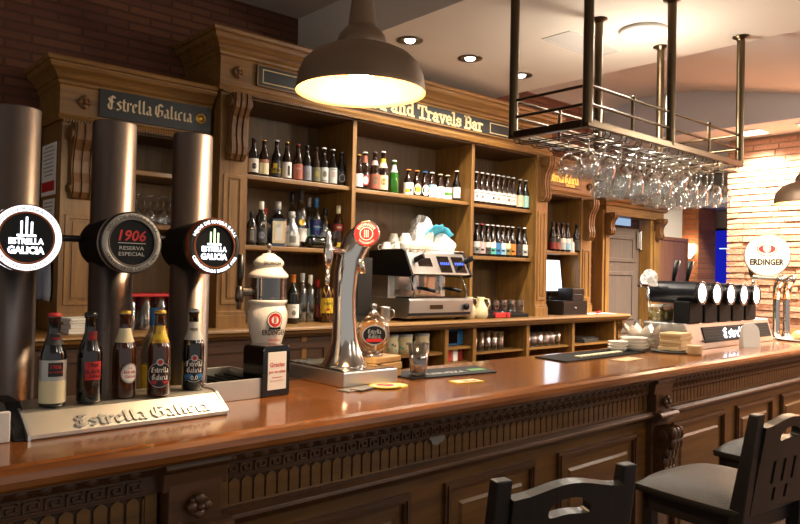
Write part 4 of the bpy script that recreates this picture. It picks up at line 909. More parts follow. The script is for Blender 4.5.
# --- steel drip tray with embossed name
TRY = thing('drip_tray', 'sloping stainless drip tray with embossed blackletter name under the beer bottles', 'drip tray', (.715, 1.815, BZ), .035)
g = G(); g.prism([(-.02,.004),(-.018,.001),(.05,.047),(.065,.052),(.2,.052),(.2,.058),(.065,.058),(.045,.053),(-.02,.012)], 'x', -.255, .255)
tilt = math.atan2(.041, .065)
Tm = TR((.0, -.012, .0170)) @ RX(-(PI/2-tilt))
put(g, 'Estrella Galicia', .04, 1, Tm @ TR((.03, -.004, -.002)), 'black', fit=.36, depth=.004)
ob('tray_top', g, ['inox_plate', 'steel'], TRY)
g = G()
for s in (-1, 1): g.prism([(-.022,.0),(-.02,.014),(.045,.057),(.065,.062),(.21,.062),(.21,0)], 'x', s*.255-.003 if s < 0 else .252, s*.255+.003 if s > 0 else -.252)
g.box(-.255, .255, -.014, -.01, 0, .006); ob('side_plate', g, 'steel', TRY)
g = G(); g.box(-.25, .25, .07, .2, 0, .044); ob('plinth', g, 'black', TRY)
# end bracket in dark plastic and the steel trough beside it
g = G(); g.prism([(1.70,0),(1.72,.03),(1.80,.075),(2.0,.075),(2.0,0)], 'x', .395, .43, 0); 
o = tag(ob('tray_end_block', g, 'black', None, (.038, .10, BZ), bevel=.004), 'black plastic end block closing the drip tray beside the first tap column', 'end block')
g = G(); g.box(.2, .425, 1.80, 1.815, 0, .07); g.box(.2, .425, 1.815, 2.005, 0, .012); g.box(.2, .425, 2.005, 2.02, .012, .062); tag(ob('painted_glare_trough', g, 'white', None, (0, 0, BZ), bevel=.003), 'steel trough with its bright reflection painted white, beyond the black end block', 'trough')  # steel trough; its bright reflection is put in as plain white colour
# --- tap columns
def badge(parent, x, y, z, R, kind):
    g = G(); T0 = TR((x, y, z)) @ RX(PI/2)
    ring = {'lit': 'ring_glow', 'steel': 'badge_grey', 'copper': 'badge_dark'}[kind]
    g.lathe([(R*.74,.004),(R*.78,.012),(R*.97,.012),(R,.006),(R,-.02),(R*.74,-.02)], 40, 0, True, T0)
    g.lathe([(R*.97,.0125),(R*1.01,.006),(R*1.01,-.005)], 40, 1, True, T0); g.lathe([(R*.73,.013),(R*.76,.014),(R*.79,.013)], 40, 1, True, T0)
    b = ob('badge_ring', g, [ring, 'steel_dark' if kind == 'steel' else 'copper_ring'], parent)
    g = G(); yt = y-.0135
    put_arc(g, 'HIJOS DE RIVERA S.A.U.', R*.11, 0, x, z, R*.81, yt, True, 2.3, .01); put_arc(g, 'CERVECEROS DESDE 1906', R*.11, 0, x, z, R*.93, yt, False, 2.3, .01)
    ob('ring_lettering', g, {'steel': 'darkgrey', 'lit': 'grey', 'copper': 'led_white'}[kind], b)
    g = G(); g.lathe([(0,.0),(R*.76,.0)], 36, 0, True, TR((x, y-.007, z)) @ RX(PI/2))
    Tt = TR((x, y-.009, z))
    if kind == 'steel':
        put(g, '1906', R*.34, 1, Tt @ TR((0, 0, R*.06)), bold=.02, slant=.2); g.box(x-R*.45, x+R*.45, y-.009, y-.008, z-.03*R, z-.01*R, 2)
        put(g, 'RESERVA', R*.12, 2, Tt @ TR((0, 0, -R*.24)), fit=R*.8); put(g, 'ESPECIAL', R*.12, 2, Tt @ TR((0, 0, -R*.43)), fit=R*.84)
        m = ['badge_black', 'red', 'lightgrey', 'lightgrey']
    else:
        put(g, 'ESTRELLA', R*.17, 1, Tt @ TR((0, 0, -R*.18)), fit=R*.95, bold=.03); put(g, 'GALICIA', R*.2, 1, Tt @ TR((0, 0, -R*.46)), fit=R*1.0, bold=.04)
        for k, hh in ((-.14, .38), (0, .5), (.14, .36)):
            g.box(x+k*R-.025*R, x+k*R+.025*R, y-.009, y-.0075, z+.08*R, z+(.12+hh)*R, 3 if kind == 'copper' else 1)
        g.box(x-.26*R, x+.26*R, y-.009, y-.0075, z+.04*R, z+.1*R, 1)
        m = ['badge_black', 'led_white', 'lightgrey', 'led_lime']
    ob('badge_face', g, m, b)
for x, kind, lb in ((.478, 'lit', 'brushed steel tap column with fully lit white badge, by the red-capped bottle'), (.732, 'steel', 'brushed steel tap column with unlit grey badge reading 1906'), (.968, 'copper', 'brushed steel tap column with copper-rimmed lit badge, next to the ceramic tower')):
    t = thing('beer_tap_column', lb, 'beer tap', (x, 2.06, BZ), 0, 'steel tap columns')
    zt = 1.892-BZ
    g = G(); g.lathe([(0,.0),(.075,0),(.075,.012),(.059,.016),(.059,zt-.004),(.057,zt),(.0,zt)], 40); ob('column', g, 'tap_steel', t)
    g = G(); dz = 1.549-BZ; g.cyl((-.012-.0, -.165, dz), (-.01, .03, dz), .071, 36); ob('drum', g, 'black_rubber', t)
    badge(t, -.012, -.172, dz, .081, kind)
g = G(); g.cyl((.54, 2.075, 1.56), (.672, 2.075, 1.56), .009, 12); tag(ob('link_pipe', g, 'black'), 'thin black pipe joining the lit column to the 1906 column', 'pipe')
g = G(); g.cyl((.794, 2.075, 1.575), (.908, 2.075, 1.575), .006, 12); tag(ob('link_pipe', g, 'steel'), 'thin steel pipe joining the 1906 column to the copper-rimmed one', 'pipe')
# --- open steel drip box
t = thing('steel_drip_box', 'open brushed steel box with dark inside, between the tray and the napkin dispenser', 'drip box', (1.115, 2.14, BZ), .05)
g = G(); a, b, h = .135, .155, .062
g.box(-a, a, -b, -b+.008, 0, h); g.box(-a, a, b-.008, b, 0, h); g.box(-a, -a+.008, -b+.008, b-.008, 0, h); g.box(a-.008, a, -b+.008, b-.008, 0, h); ob('box_wall', g, 'inox_plate', t, bevel=.0015)
g = G(); g.box(-a+.008, a-.008, -b+.008, b-.008, 0, .012)
for k in range(7): g.box(-a+.03+k*.035, -a+.034+k*.035, -b+.008, b-.008, .012, .04)
ob('insert', g, 'black', t)
# --- napkin dispenser and ceramic tower
t = thing('napkin_dispenser', 'black napkin dispenser with white printed napkin showing, in front of the ceramic tower', 'napkin dispenser', (1.238, 1.985, BZ), .12)
g = G(); w, h, d = .054, .162, .105
q = [(-w,0),(w,0),(w,h-.014)]+arc(w-.014, h-.014, .014, 0, PI/2, 5)+arc(-w+.014, h-.014, .014, PI/2, PI, 5)+[(-w,h-.014)]
g.prism(q, 'y', 0, d); ob('case', g, 'black_gloss', t, bevel=.004)
g = G(); g.box(-.037, .037, -.003, .001, .022, h-.02, 0); T0 = TR((0, -.0035, 0))
put(g, 'Gracias', .014, 1, T0 @ TR((0, 0, .095)), bold=.02); put(g, 'por su visita', .0095, 1, T0 @ TR((0, 0, .075)), bold=.02); g.box(-.02, .02, -.0036, -.003, .06, .062, 1); put(g, 'buen provecho', .006, 1, T0 @ TR((0, 0, .048)))
ob('napkin', g, ['paper', 'red'], t)
t = thing('ceramic_beer_tower', 'white ceramic beer tower with glass cylinder and red crest, behind the napkin dispenser', 'beer tap', (1.305, 2.16, BZ), 0); t.scale = (.76, .76, 1)
g = G(); g.lathe([(0,0),(.055,0),(.058,.01),(.05,.08),(.058,.13),(.08,.19),(.091,.235),(.09,.262),(.08,.282),(.079,.288),(.088,.294),(.088,.302),(.06,.303),(0,.303)], 40)
th = -.16
for rr, m in ((.029, 1), (.026, 0), (.023, 2), (.013, 0)): oval(g, .0925+.0004*(.04-rr)*50, th, .236, rr*1.3, rr*1.02, m)
for k in range(3): patch(g, .0955, th-.07+.05*k, th-.045+.05*k, .226, .25, 2, 3)
patch(g, .0945, th-.3, th+.3, .204, .212, 3)
put_cyl(g, 'ERDINGER', .017, 3, .0925, .186, th, bold=.02); put_cyl(g, 'Weissbrau', .010, 2, .089, .165, th)
ob('ceramic_body', g, ['ceramic', 'darkgrey', 'red', 'black'], t)
g = G(); g.lathe([(.083,.303),(.083,.378)], 36); ob('glass_cylinder', g, 'glass_smoke', t)
g = G(); g.lathe([(.022,.303),(.022,.38)], 20); g.lathe([(0,.306),(.078,.306),(.078,.31),(0,.311)], 30)
for k in range(6): a = k*PI/3; g.cyl((.073*math.cos(a), .073*math.sin(a), .303), (.073*math.cos(a), .073*math.sin(a), .38), .004, 8)
ob('inner_column', g, 'brass', t)
g = G(); g.lathe([(.088,.378),(.092,.384),(.088,.392),(.066,.41),(.062,.418),(.07,.424),(.069,.434),(.052,.448),(.036,.455),(.026,.462),(0,.464)], 36); put_cyl(g, 'ERDINGER', .013, 1, .072, .422, -.24, bold=.02); ob('lid', g, ['ceramic', 'darkgrey'], t)
g = G(); g.lathe([(0,.462),(.01,.463),(.006,.472),(.006,.482),(.012,.487),(.012,.494),(0,.5)], 16); ob('finial', g, 'chrome', t)
f = G(); f.cyl((-.08, 0, .33), (-.14, -.0, .33), .015, 14); f.lathe([(0,0),(.016,0),(.02,.02),(.016,.05),(0,.055)], 14, 0, True, TR((-.145, 0, .295))); f.tube([(-.145, 0, .31), (-.148, 0, .27)], [.012, .009], 10); fa = ob('faucet', f, 'steel_dark', t)
f = G(); f.tube([(-.145, 0, .35), (-.143, 0, .38), (-.14, 0, .455)], [.008, .014, .016], 12); ob('handle', f, 'black', fa)
# --- curved chrome tap on a steel base
t = thing('chrome_beer_tap', 'tall curved chrome beer tap with round red badge on a steel base', 'beer tap', (1.638, 2.15, BZ), 0)
g = G(); g.box(-.13, .12, -.165, .22, 0, .052); ob('base', g, 'steel', t, bevel=.004)
g = G(); g.ring([(-.12,-.155),(.11,-.155),(.11,.21),(-.12,.21)], [(-.1,-.13),(.09,-.13),(.09,.19),(-.1,.19)], -.058, -.052, 0, RX(-PI/2))
for k in range(12): g.box(-.1, .09, -.12+.026*k, -.112+.026*k, .052, .056)
ob('grid', g, 'chrome', t)
g = G(); pts = [(.0,0,.052),(.0,0,.06),(0,0,.10),(-.002,0,.16),(-.006,0,.24),(-.008,.0,.32),(-.004,0,.40),(.008,-.004,.455),(.03,-.012,.51),(.062,-.03,.55),(.09,-.05,.57)]
g.tube(pts, [.094,.086,.066,.05,.043,.042,.046,.05,.054,.05,.03], 28); ob('column', g, 'chrome', t)
Tb = TR((.03, -.075, .548)) @ RZ(-.68) @ Matrix.Scale(.82, 4)
g = G(); g.lathe([(0,-.03),(.05,-.03),(.06,-.012),(.062,.004),(.057,.01),(.0,.008)], 36, 0, True, Tb @ RX(PI/2)); bd = ob('badge_case', g, 'chrome', t)
g = G()
def disc(g, r, y, m, T, n=32): g.add([(0, y, 0)]+[(r*math.cos(2*PI*k/n), y, r*math.sin(2*PI*k/n)) for k in range(n)], [(0, 1+k, 1+(k+1) % n) for k in range(n)], m, False, T)
disc(g, .055, -.0106, 0, Tb); disc(g, .031, -.0112, 1, Tb); disc(g, .0265, -.0118, 0, Tb)
for k in (-.008, 0, .008): g.box(k-.002, k+.002, -.0124, -.0119, -.017, .017, 1, Tb)
g2 = G(); put_arc(g2, 'ERDINGER', .013, 1, 0, 0, .036, -.0115, True, 2.2, .02); put_arc(g2, 'WEISSBRAU', .009, 1, 0, 0, .047, -.0115, False, 1.8, .02)
g.add(g2.v, g2.f, 1, False, Tb); ob('badge_face', g, ['red', 'paper'], bd)
g = G(); g.cyl((.0,-.01,.475), (-.1, -.03, .485), .012, 14); g.lathe([(0,-.05),(.012,-.05),(.016,-.02),(.02,0),(.016,.03),(.01,.05),(.012,.07),(.006,.09),(0,.092)], 16, 0, True, TR((-.11, -.03, .465))); g.tube([(-.11,-.03,.42),(-.112,-.03,.37),(-.113,-.03,.355)], [.011,.009,.008], 10); ob('faucet', g, 'chrome', t)
g = G(); g.tube([(.02,-.03,.47),(.03,-.05,.43),(.032,-.055,.40)], [.016,.013,.011], 12); ob('spout', g, 'chrome', t)
# --- oval beer display on its beige box
g = G(); g.box(-.078, .078, -.05, .05, 0, .028); g.box(-.08, .08, -.052, .052, .03, .058); g.box(-.076, .076, -.049, .049, .06, .083); tag(ob('napkin_stack', g, 'pale_wood', None, (1.79, 2.13, BZ), .18, bevel=.004), 'stack of beige folded napkins beside the chrome tap base', 'napkins')
t = thing('oval_beer_badge', 'oval glass tap badge filled amber with black-and-red beer label, on the beige stack', 'tap badge', (1.752, 2.125, BZ+.084), -.45)
g = G(); g.ball((0, 0, .085), (.066, .022, .078), 0, 32); ob('glass_body', g, 'glass_clear', t)
g = G(); g.ball((0, 0, .078), (.055, .014, .062), 0, 28); ob('beer_fill', g, 'beer', t)
g = G(); T0 = TR((0, -.0185, .082))
def ell(g, rx, rz, y, m, T, n=32): g.add([(0, y, 0)]+[(rx*math.cos(2*PI*k/n), y, rz*math.sin(2*PI*k/n)) for k in range(n)], [(0, 1+k, 1+(k+1) % n) for k in range(n)], m, False, T)
ell(g, .048, .038, -.0025, 0, T0); ell(g, .044, .034, -.0032, 1, T0); g.box(-.032, .032, -.0042, -.0034, -.026, -.014, 2, T0)
put(g, 'Estrella', .016, 0, T0 @ TR((0, -.0045, .006)), 'black'); put(g, 'Galicia', .016, 0, T0 @ TR((0, -.0045, -.012)), 'black'); ob('label', g, ['silver', 'black', 'red'], t)
g = G(); g.lathe([(0,.155),(.02,.158),(.022,.165),(.012,.172),(.008,.18),(.014,.19),(.012,.2),(0,.204)], 18); ob('knob', g, 'chrome', t)
g = G(); g.lathe([(0,0),(.04,0),(.036,.008),(.02,.014),(0,.016)], 24); ob('foot', g, 'chrome', t)
# --- coasters, glass, mats
def coaster(label, x, y, z, rz, a, b, r=.052):
    g = G(); g.lathe([(0,0),(r,0),(r,.003),(0,.003)], 32, 0, False); g.lathe([(0,.0033),(r*.8,.0033)], 32, 1, False); g.lathe([(0,.0036),(r*.55,.0036)], 24, 2, False)
    put(g, 'CERVEZA', .01, 0, TR((0, 0, .004)) @ RX(-PI/2) @ TR((0, 0, -.004)), bold=.02)
    return tag(ob('beer_coaster', g, [a, b, 'red'], None, (x, y, BZ+z), rz), label, 'coaster')
coaster('round yellow coaster with red middle lying on another, by the chrome tap base', 1.652, 1.93, .0035, .3, 'yellow', 'cream', .058)
coaster('round yellow coaster half covered by the one on top of it', 1.69, 1.935, 0, .1, 'yellow', 'cream', .056)
g = G(); g.box(-.065, .065, -.03, .03, 0, .003); tag(ob('dark_coaster', g, 'grey', None, (1.535, 1.945, BZ), .1), 'dark grey rectangular card lying before the steel tap base', 'card')
g = G(); g.box(-.05, .05, -.024, .024, 0, .003); tag(ob('dark_coaster', g, 'grey', None, (1.555, 1.932, BZ+.0032), .35), 'second grey card lying across the first before the tap base', 'card')
t = thing('beer_glass', 'small tumbler with a finger of beer left, on the dark bar mat', 'glass', (1.928, 2.055, BZ+.006))
g = G(); g.lathe([(0,0),(.030,0),(.033,.008),(.042,.125),(.040,.125),(.031,.012),(0,.011)], 24); ob('glass_body', g, 'glass_clear', t)
g = G(); g.lathe([(0,.012),(.030,.012),(.033,.04),(0,.04)], 20); ob('beer', g, 'beer', t)
def slab(pts, z0, z1, m=0): g = G(); g.prism(pts, 'z', z0, z1, m); return g
g = slab([(1.865,2.19),(1.845,2.0),(2.28,1.955),(2.35,2.14)], 0, .005); T0 = TR((2.07, 2.0, .0055)) @ RZ(-.08) @ RX(-PI/2)
put(g, 'CERVEZA', .035, 1, T0 @ TR((0, 0, .03)), bold=.02); T1 = TR((2.25, 2.04, .0058)) @ RZ(-.08)
g.add([(-.05,-.02,0),(.04,-.02,0),(.055,.03,0),(-.035,.03,0)], [(0,1,2,3)], 2, False, T1)
tag(ob('bar_mat', g, ['black_rubber', 'lightgrey', 'green'], None, (0, 0, BZ)), 'dark rubber bar mat with pale lettering and green corner, under the tumbler', 'bar mat')
g = G(); g.box(-.062, .062, -.032, .032, 0, .003, 0); g.box(-.055, .055, -.026, .026, .003, .0034, 1); g.box(-.02, .015, -.02, .015, .0034, .0038, 2); g.box(.02, .04, -.02, .0, .0034, .0038, 3)
tag(ob('square_coaster', g, ['yellow', 'cream', 'orange', 'red'], None, (1.99, 1.855, BZ), -.12), 'yellow and white square coaster lying alone near the bar edge', 'coaster')
g = slab([(2.87,2.215),(2.83,2.0),(3.60,2.03),(3.64,2.24)], 0, .006); tag(ob('bar_mat', g, 'black_rubber', None, (0, 0, BZ)), 'long black rubber bar mat by the white dishes', 'bar mat')
g = G()
for k in range(12): g.box(k*.035, k*.035+.03, -.018, .018, 0, .008)
tag(ob('cutlery_strip', g, 'cream', None, (3.02, 2.07, BZ+.0065), .04, bevel=.003), 'pale strip of wrapped sticks lying on the long black mat', 'strip')
g = G(); g.box(-.1, .1, -.04, .04, 0, .002); tag(ob('menu_card', g, 'cardboard', None, (3.22, 1.915, BZ), .1), 'beige paper card lying on the bar in front of the long black mat', 'card')
# --- dishes
def plate(r, h): g = G(); g.lathe([(0,.004),(r*.6,.0),(r*.66,.004),(r*.95,h*.8),(r,h),(r*.96,h),(r*.62,.01),(0,.009)], 28); return g
for i, (x, y, r, n, lb) in enumerate(((3.50, 2.14, .055, 3, 'short stack beside the black mat'), (3.635, 2.12, .078, 4, 'taller stack in the middle'), (3.80, 2.17, .078, 3, 'stack under the lotus-shaped bowl'))):
    for k in range(n):
        o = ob('small_dish', plate(r, .026), 'ceramic', None, (x, y, BZ+.017*k)); nm = ['bottom', 'second', 'third', 'fourth', 'fifth'][k] if k < n-1 else 'top'
        tag(o, 'white dish, %s one from below in the %s' % (nm, lb), 'dish', 'stacked white dishes')
g = G()
for k in range(8):
    a = 2*PI*k/8; T0 = TR((0, 0, 0)) @ RZ(a)
    v = [(.03,-.02,.004),(.03,.02,.004),(.075,-.034,.03),(.075,.034,.03),(.1,-.02,.06),(.1,.02,.06),(.112,0,.082)]
    g.add(v, [(0,1,3,2),(2,3,5,4),(4,5,6)], 0, False, T0); g.add([(p[0]-.005, p[1]*.95, p[2]+.003) for p in v], [(0,1,3,2),(2,3,5,4),(4,5,6)], 0, False, T0)
g.lathe([(0,.0),(.035,.0),(.045,.008),(0,.01)], 20)
tag(ob('lotus_bowl', g, 'ceramic', None, (3.80, 2.17, BZ+.058)), 'white lotus-shaped bowl with pointed petals on the dishes', 'bowl')
for k in range(5):
    g = G(); g.box(-.085, .085, -.06, .06, 0, .0185); tag(ob('napkin_block', g, 'cardboard', None, (3.81+.006*(k % 2), 1.97, BZ+.012+.019*k), .12+.06*(k % 3-1), bevel=.003), ['bottom','second','third','fourth','topmost'][k]+' block from below in the pile of beige napkins before the steel tap tower', 'napkins', 'pile of beige napkin blocks')
g = G(); g.lathe([(0,0),(.1,0),(.125,.01),(.12,.011),(.09,.004),(0,.004)], 28); tag(ob('grey_plate', g, 'grey', None, (3.79, 1.97, BZ)), 'flat grey plate under the pile of beige napkins', 'plate')
g = G(); g.lathe([(0,0),(.036,0),(.042,.015),(.038,.045),(.04,.05),(.034,.05),(0,.045)], 24); tag(ob('small_pot', g, 'cardboard', None, (3.75, 1.83, BZ)), 'little beige round pot in front of the napkin pile', 'pot')
# --- five-tap tower
t = thing('beer_tower', 'low black beer tower with five round white-lit taps on a steel base', 'beer tap', (4.45, 1.95, BZ), .02)
g = G(); g.prism([(0,0),(.004,.02),(.042,.15),(.30,.15),(.30,0)], 'x', -.50, .72); ob('base', g, 'steel', t, bevel=.005)
tl = math.atan2(.13, .038)
Tp = TR((.1, .005, .022)) @ RX(-(PI/2-tl))
g = G(); g.box(-.42, .58, -.006, 0, .012, .105, 0, Tp); g.box(-.46, -.25, -.009, -.006, .02, .03, 0, Tp)
for k in range(5): g.box(-.42, .58, -.0075, -.006, .022+.018*k, .024+.018*k, 2, Tp)
put(g, 'Estrella', .06, 1, Tp @ TR((.02, -.009, .03)), 'black', fit=.36); ob('lit_panel', g, ['black_rubber', 'led_white', 'darkgrey'], t)
for k in range(5):
    x = -.39+.198*k; zc = .328-.004*k
    g = G(); g.cyl((x, -.0, zc), (x, .30, zc), .066, 28); hd = ob('tap_drum', g, 'navy_black', t)
    g = G(); g.lathe([(.054,.002),(.056,.006),(.068,.006),(.068,-.01),(.054,-.01)], 32, 0, True, TR((x, -.0, zc)) @ RX(PI/2)); ob('drum_ring', g, 'black_gloss', hd)
    g = G(); g.lathe([(0,.004),(.04,.004),(.055,.001)], 30, 0, True, TR((x, -.001, zc)) @ RX(PI/2)); ob('lit_face', g, 'led_white', hd)
    g = G(); g.box(x-.085, x+.085, .03, .13, .15, zc-.05); ob('neck', g, 'black_rubber', hd, bevel=.006)
for x in (-.30, -.12):
    g = G(); g.tube([(x, .22, .38), (x, .21, .44), (x, .19, .52)], [.008, .014, .019], 12); ob('tap_handle', g, 'black', t)
g = G(); g.cyl((-.46, .24, .36), (-.62, .24, .37), .011, 12); g.cyl((-.6, .24, .37), (-.66, .24, .372), .018, 12); g.tube([(-.58, .24, .37), (-.585, .23, .30), (-.585, .22, .24)], [.013, .011, .009], 10); ob('faucet', g, 'chrome', t)
o = heap('cleaning_cloth', 'cloth_white', (0, 0, 0), .05, .05, .09, 11, 20); o.location = (3.93, 2.2, BZ+.36); tag(o, 'small white cloth stuffed on the end faucet of the five-tap tower', 'cloth')
for i, (x, y, lb) in enumerate(((4.0, 2.19, 'pickle jar at the dish end of the steel base of the five-tap tower'), (4.115, 2.19, 'pickle jar under the first drum of the five-tap tower'))):
    j = thing('pickle_jar', 'glass '+lb, 'jar', (x, y, BZ+.15), 0, 'pickle jars')
    g = G(); g.lathe([(0,0),(.04,0),(.044,.01),(.044,.075),(.034,.088),(.034,.096)], 22); ob('glass_body', g, 'glass_clear', j)
    g = G(); g.lathe([(0,.004),(.041,.004),(.041,.068),(0,.068)], 18); ob('pickles', g, 'mustard', j)
    g = G(); g.lathe([(.037,.088),(.037,.102),(0,.104)], 20); ob('lid', g, 'white', j)
t = thing('table_card', 'white folded table card with rounded top standing before the lit panel', 'card', (4.50, 1.85, BZ), -.75)
q = [(-.05,0),(.05,0),(.05,.10)]+arc(0, .10, .05, 0, PI, 10)[1:]
for s in (-1, 1):
    g = G(); g.prism(q, 'y', 0, .002, 0, False, TR((0, s*.035, 0)) @ RX(s*.18))
    ob('panel', g, 'paper', t)
g = G(); g.box(5.02, 5.08, 2.1, 2.16, 0, .19); tag(ob('green_box', g, 'green', None, (0, 0, BZ), bevel=.004), 'slim green carton standing behind the end of the five-tap tower', 'carton')
t = thing('round_badge_tap', 'twin chrome tap with big round white badge at the far end of the bar', 'beer tap', (5.44, 2.03, BZ), 0)
for x, y in ((-.06, 0), (.04, -.03)):
    g = G(); g.lathe([(0,0),(.05,0),(.05,.01),(.03,.02),(.024,.05),(.024,.28)], 20, 0, True, TR((x, y, 0))); g.tube([(x, y, .28), (x, y-.005, .36), (x-.02, y-.03, .41), (x-.06, y-.06, .43)], [.026, .03, .032, .026], 18)
    ob('column', g, 'chrome', t)
g = G(); g.cyl((-.07, -.04, .42), (-.14, .14, .425), .018, 14); g.tube([(-.137, .13, .42), (-.14, .13, .37)], [.014, .01], 10); ob('faucet', g, 'chrome', t)
g = G(); g.tube([(-.14, .14, .43), (-.143, .142, .47), (-.147, .145, .53)], [.01, .018, .024], 12); ob('handle', g, 'black', t)
Tb = TR((-.16, .03, .585)) @ RZ(-1.15); R = .148
g = G(); g.lathe([(0,-.02),(R*.96,-.02),(R,-.008),(R,.006),(R*.96,.012),(0,.012)], 44, 0, True, Tb @ RX(PI/2)); bd = ob('badge_case', g, 'steel', t)
g = G(); disc(g, R*.95, -.0126, 0, Tb, 44)
ell(g, .064, .056, -.0132, 1, Tb @ TR((0, 0, .05))); ell(g, .058, .05, -.0138, 0, Tb @ TR((0, 0, .05))); ell(g, .054, .03, -.0144, 1, Tb @ TR((0, 0, .047))); ell(g, .024, .03, -.015, 0, Tb @ TR((0, 0, .052)))
for k in (-.014, 0, .014): g.box(k-.003, k+.003, -.0158, -.0151, .03, .075, 3, Tb)
put(g, 'ERDINGER', .04, 2, Tb @ TR((0, -.0135, -.065)), bold=.045, fit=.215); put(g, 'Weissbier', .018, 3, Tb @ TR((0, -.0135, -.1))); ob('badge_face', g, ['white', 'red', 'black', 'grey'], bd)
g = G(); g.lathe([(0,0),(.1,0),(.15,.012),(.146,.015),(.1,.006),(0,.006)], 30); tag(ob('serving_plate', g, 'ceramic', None, (5.33, 1.86, BZ)), 'white plate with bread at the far end of the bar', 'plate')
g = G(); g.ball((0, 0, .03), (.1, .06, .035), 0, 18); tag(ob('bread_roll', g, 'pale_wood', None, (5.36, 1.86, BZ+.004), .3), 'crusty bread roll lying on the white plate', 'bread')
# --- pendant lamps
def pendant(x, y, z, zc, label):
    t = thing('pendant_lamp', label, 'pendant lamp', (x, y, z), 0, 'pendant lamps over the bar')
    g = G(); g.lathe([(.203,-.004),(.204,.004),(.201,.014),(.196,.05),(.182,.082),(.155,.11),(.118,.128),(.075,.14)], 48); g.lathe([(.203,-.004),(.197,0),(.195,.014),(.19,.048),(.176,.079),(.15,.105),(.113,.122),(.0,.135)], 48, 1)
    ob('lamp_shade', g, ['lamp_bronze', 'lamp_inside'], t, recalc=False)
    g = G(); g.lathe([(.078,.138),(.08,.148),(.072,.175),(.055,.195),(.046,.2),(.044,.21),(.03,.33),(.03,.345),(.024,.36),(.012,.37),(0,.372)], 32); ob('socket_cap', g, 'lamp_bronze', t)
    g = G(); g.cyl((0, 0, .37), (0, 0, zc-z-.02), .007, 10); g.lathe([(.05,0),(.05,-.012),(.02,-.025),(0,-.026)], 20, 0, True, TR((0, 0, zc-z))); ob('rod', g, 'lamp_bronze', t)
    g = G(); g.ball((0, 0, .05), (.038, .038, .046), 0, 18); ob('bulb', g, 'bulb', t)
pendant(1.38, 1.76, 2.05, 3.18, 'bronze dome pendant lamp glowing over the bar by the chrome tap')
pendant(5.06, 1.72, 2.0, 2.89, 'bronze dome pendant lamp by the brick pier, over the round white badge')
# ================================================================== GLASS RACK
RZ0, CEIL = 2.15, 2.885
RK = thing('glass_rack', 'brass hanging rack on ceiling posts carrying upturned wine glasses over the bar', 'glass rack', (0, 0, 0))
XA, XB, YN, YF = 2.635, 4.15, 1.775, 2.185
g = G(); s = .017
g.box(XA-s, XB+s, YN-s, YN+s, RZ0-s, RZ0+s); g.box(XA-s, XB+s, YF-s, YF+s, RZ0-s, RZ0+s); g.box(XA-s, XA+s, YN+s, YF-s, RZ0-s, RZ0+s); g.box(XB-s, XB+s, YN+s, YF-s, RZ0-s, RZ0+s)
ob('frame', g, 'brass', RK, bevel=.004)
for x, y, zt in ((XA, YN, CEIL), (3.355, YN, CEIL), (XB, YN, CEIL), (XA, YF, CEIL), (3.34, YF, CEIL), (4.0, YF, CEIL)):
    g = G(); g.cyl((x, y, RZ0), (x, y, zt), .022, 18); g.lathe([(.02,0),(.024,.02),(.045,.03),(.045,.036),(0,.036)], 22, 0, True, TR((x, y, zt-.036))); ob('post', g, 'brass', RK)
g = G()
for dz in (.085, .165):
    g.cyl((XA, YN, RZ0+dz), (XB, YN, RZ0+dz), .007, 10); g.cyl((XA, YN, RZ0+dz), (XA, YF, RZ0+dz), .007, 10); g.cyl((XB, YN, RZ0+dz), (XB, YF, RZ0+dz), .007, 10); g.cyl((XA, YF, RZ0+dz), (XB, YF, RZ0+dz), .007, 10)
ob('guard_rail', g, 'brass', RK)
for x in (3.0, 3.77):
    for y in (YN, YF):
        g = G(); g.cyl((x, y, RZ0), (x, y, RZ0+.168), .008, 10); g.ball((x, y, RZ0+.172), .012); ob('rail_post', g, 'brass', RK)
NC = 12; px = (XB-XA-.06)/(NC-1); xs = [XA+.03+px*i for i in range(NC)]
for x in xs[:-1]:
    for dx in (px*.5-.022, px*.5+.022): pass
HZ = RZ0-.04
for i in range(NC):   # pairs of bent wires that carry the feet
    g = G()
    for dx in (-.02, .02):
        X = xs[i]+dx
        g.tube([(X, YN, RZ0-.015), (X, YN, HZ+.012), (X, YN+.012, HZ), (X, YF-.012, HZ), (X, YF, HZ+.012), (X, YF, RZ0-.015)], .0027, 6)
    ob('wire_rail', g, 'wire_brass', RK)
for y in (YN+.13, YF-.1):
    g = G(); g.cyl((XA, y, RZ0-.03), (XB, y, RZ0-.03), .006, 8); ob('cross_bar', g, 'wire_brass', RK)
def goblet_mesh(k):
    g = G()
    if k == 0: P = [(0,.006),(.036,.006),(.037,.003),(.03,.001),(.006,-.008),(.0042,-.02),(.0042,-.075),(.008,-.085),(.03,-.10),(.043,-.13),(.044,-.155),(.037,-.195)]
    elif k == 1: P = [(0,.006),(.036,.006),(.037,.003),(.03,.001),(.006,-.008),(.005,-.02),(.0045,-.06),(.01,-.07),(.04,-.09),(.05,-.125),(.049,-.15),(.042,-.18)]
    else: P = [(0,.006),(.034,.006),(.035,.003),(.028,.001),(.006,-.008),(.004,-.02),(.004,-.085),(.008,-.095),(.028,-.115),(.036,-.15),(.033,-.205)]
    g.lathe([(r*(1.0 if k == 1 else 1.1), z*(1.0 if k == 1 else 1.1)) for r, z in P], 22)
    if k == 2: oval(g, .0415, .7, -.15, .012, .012, 1)
    return g
GL = {}
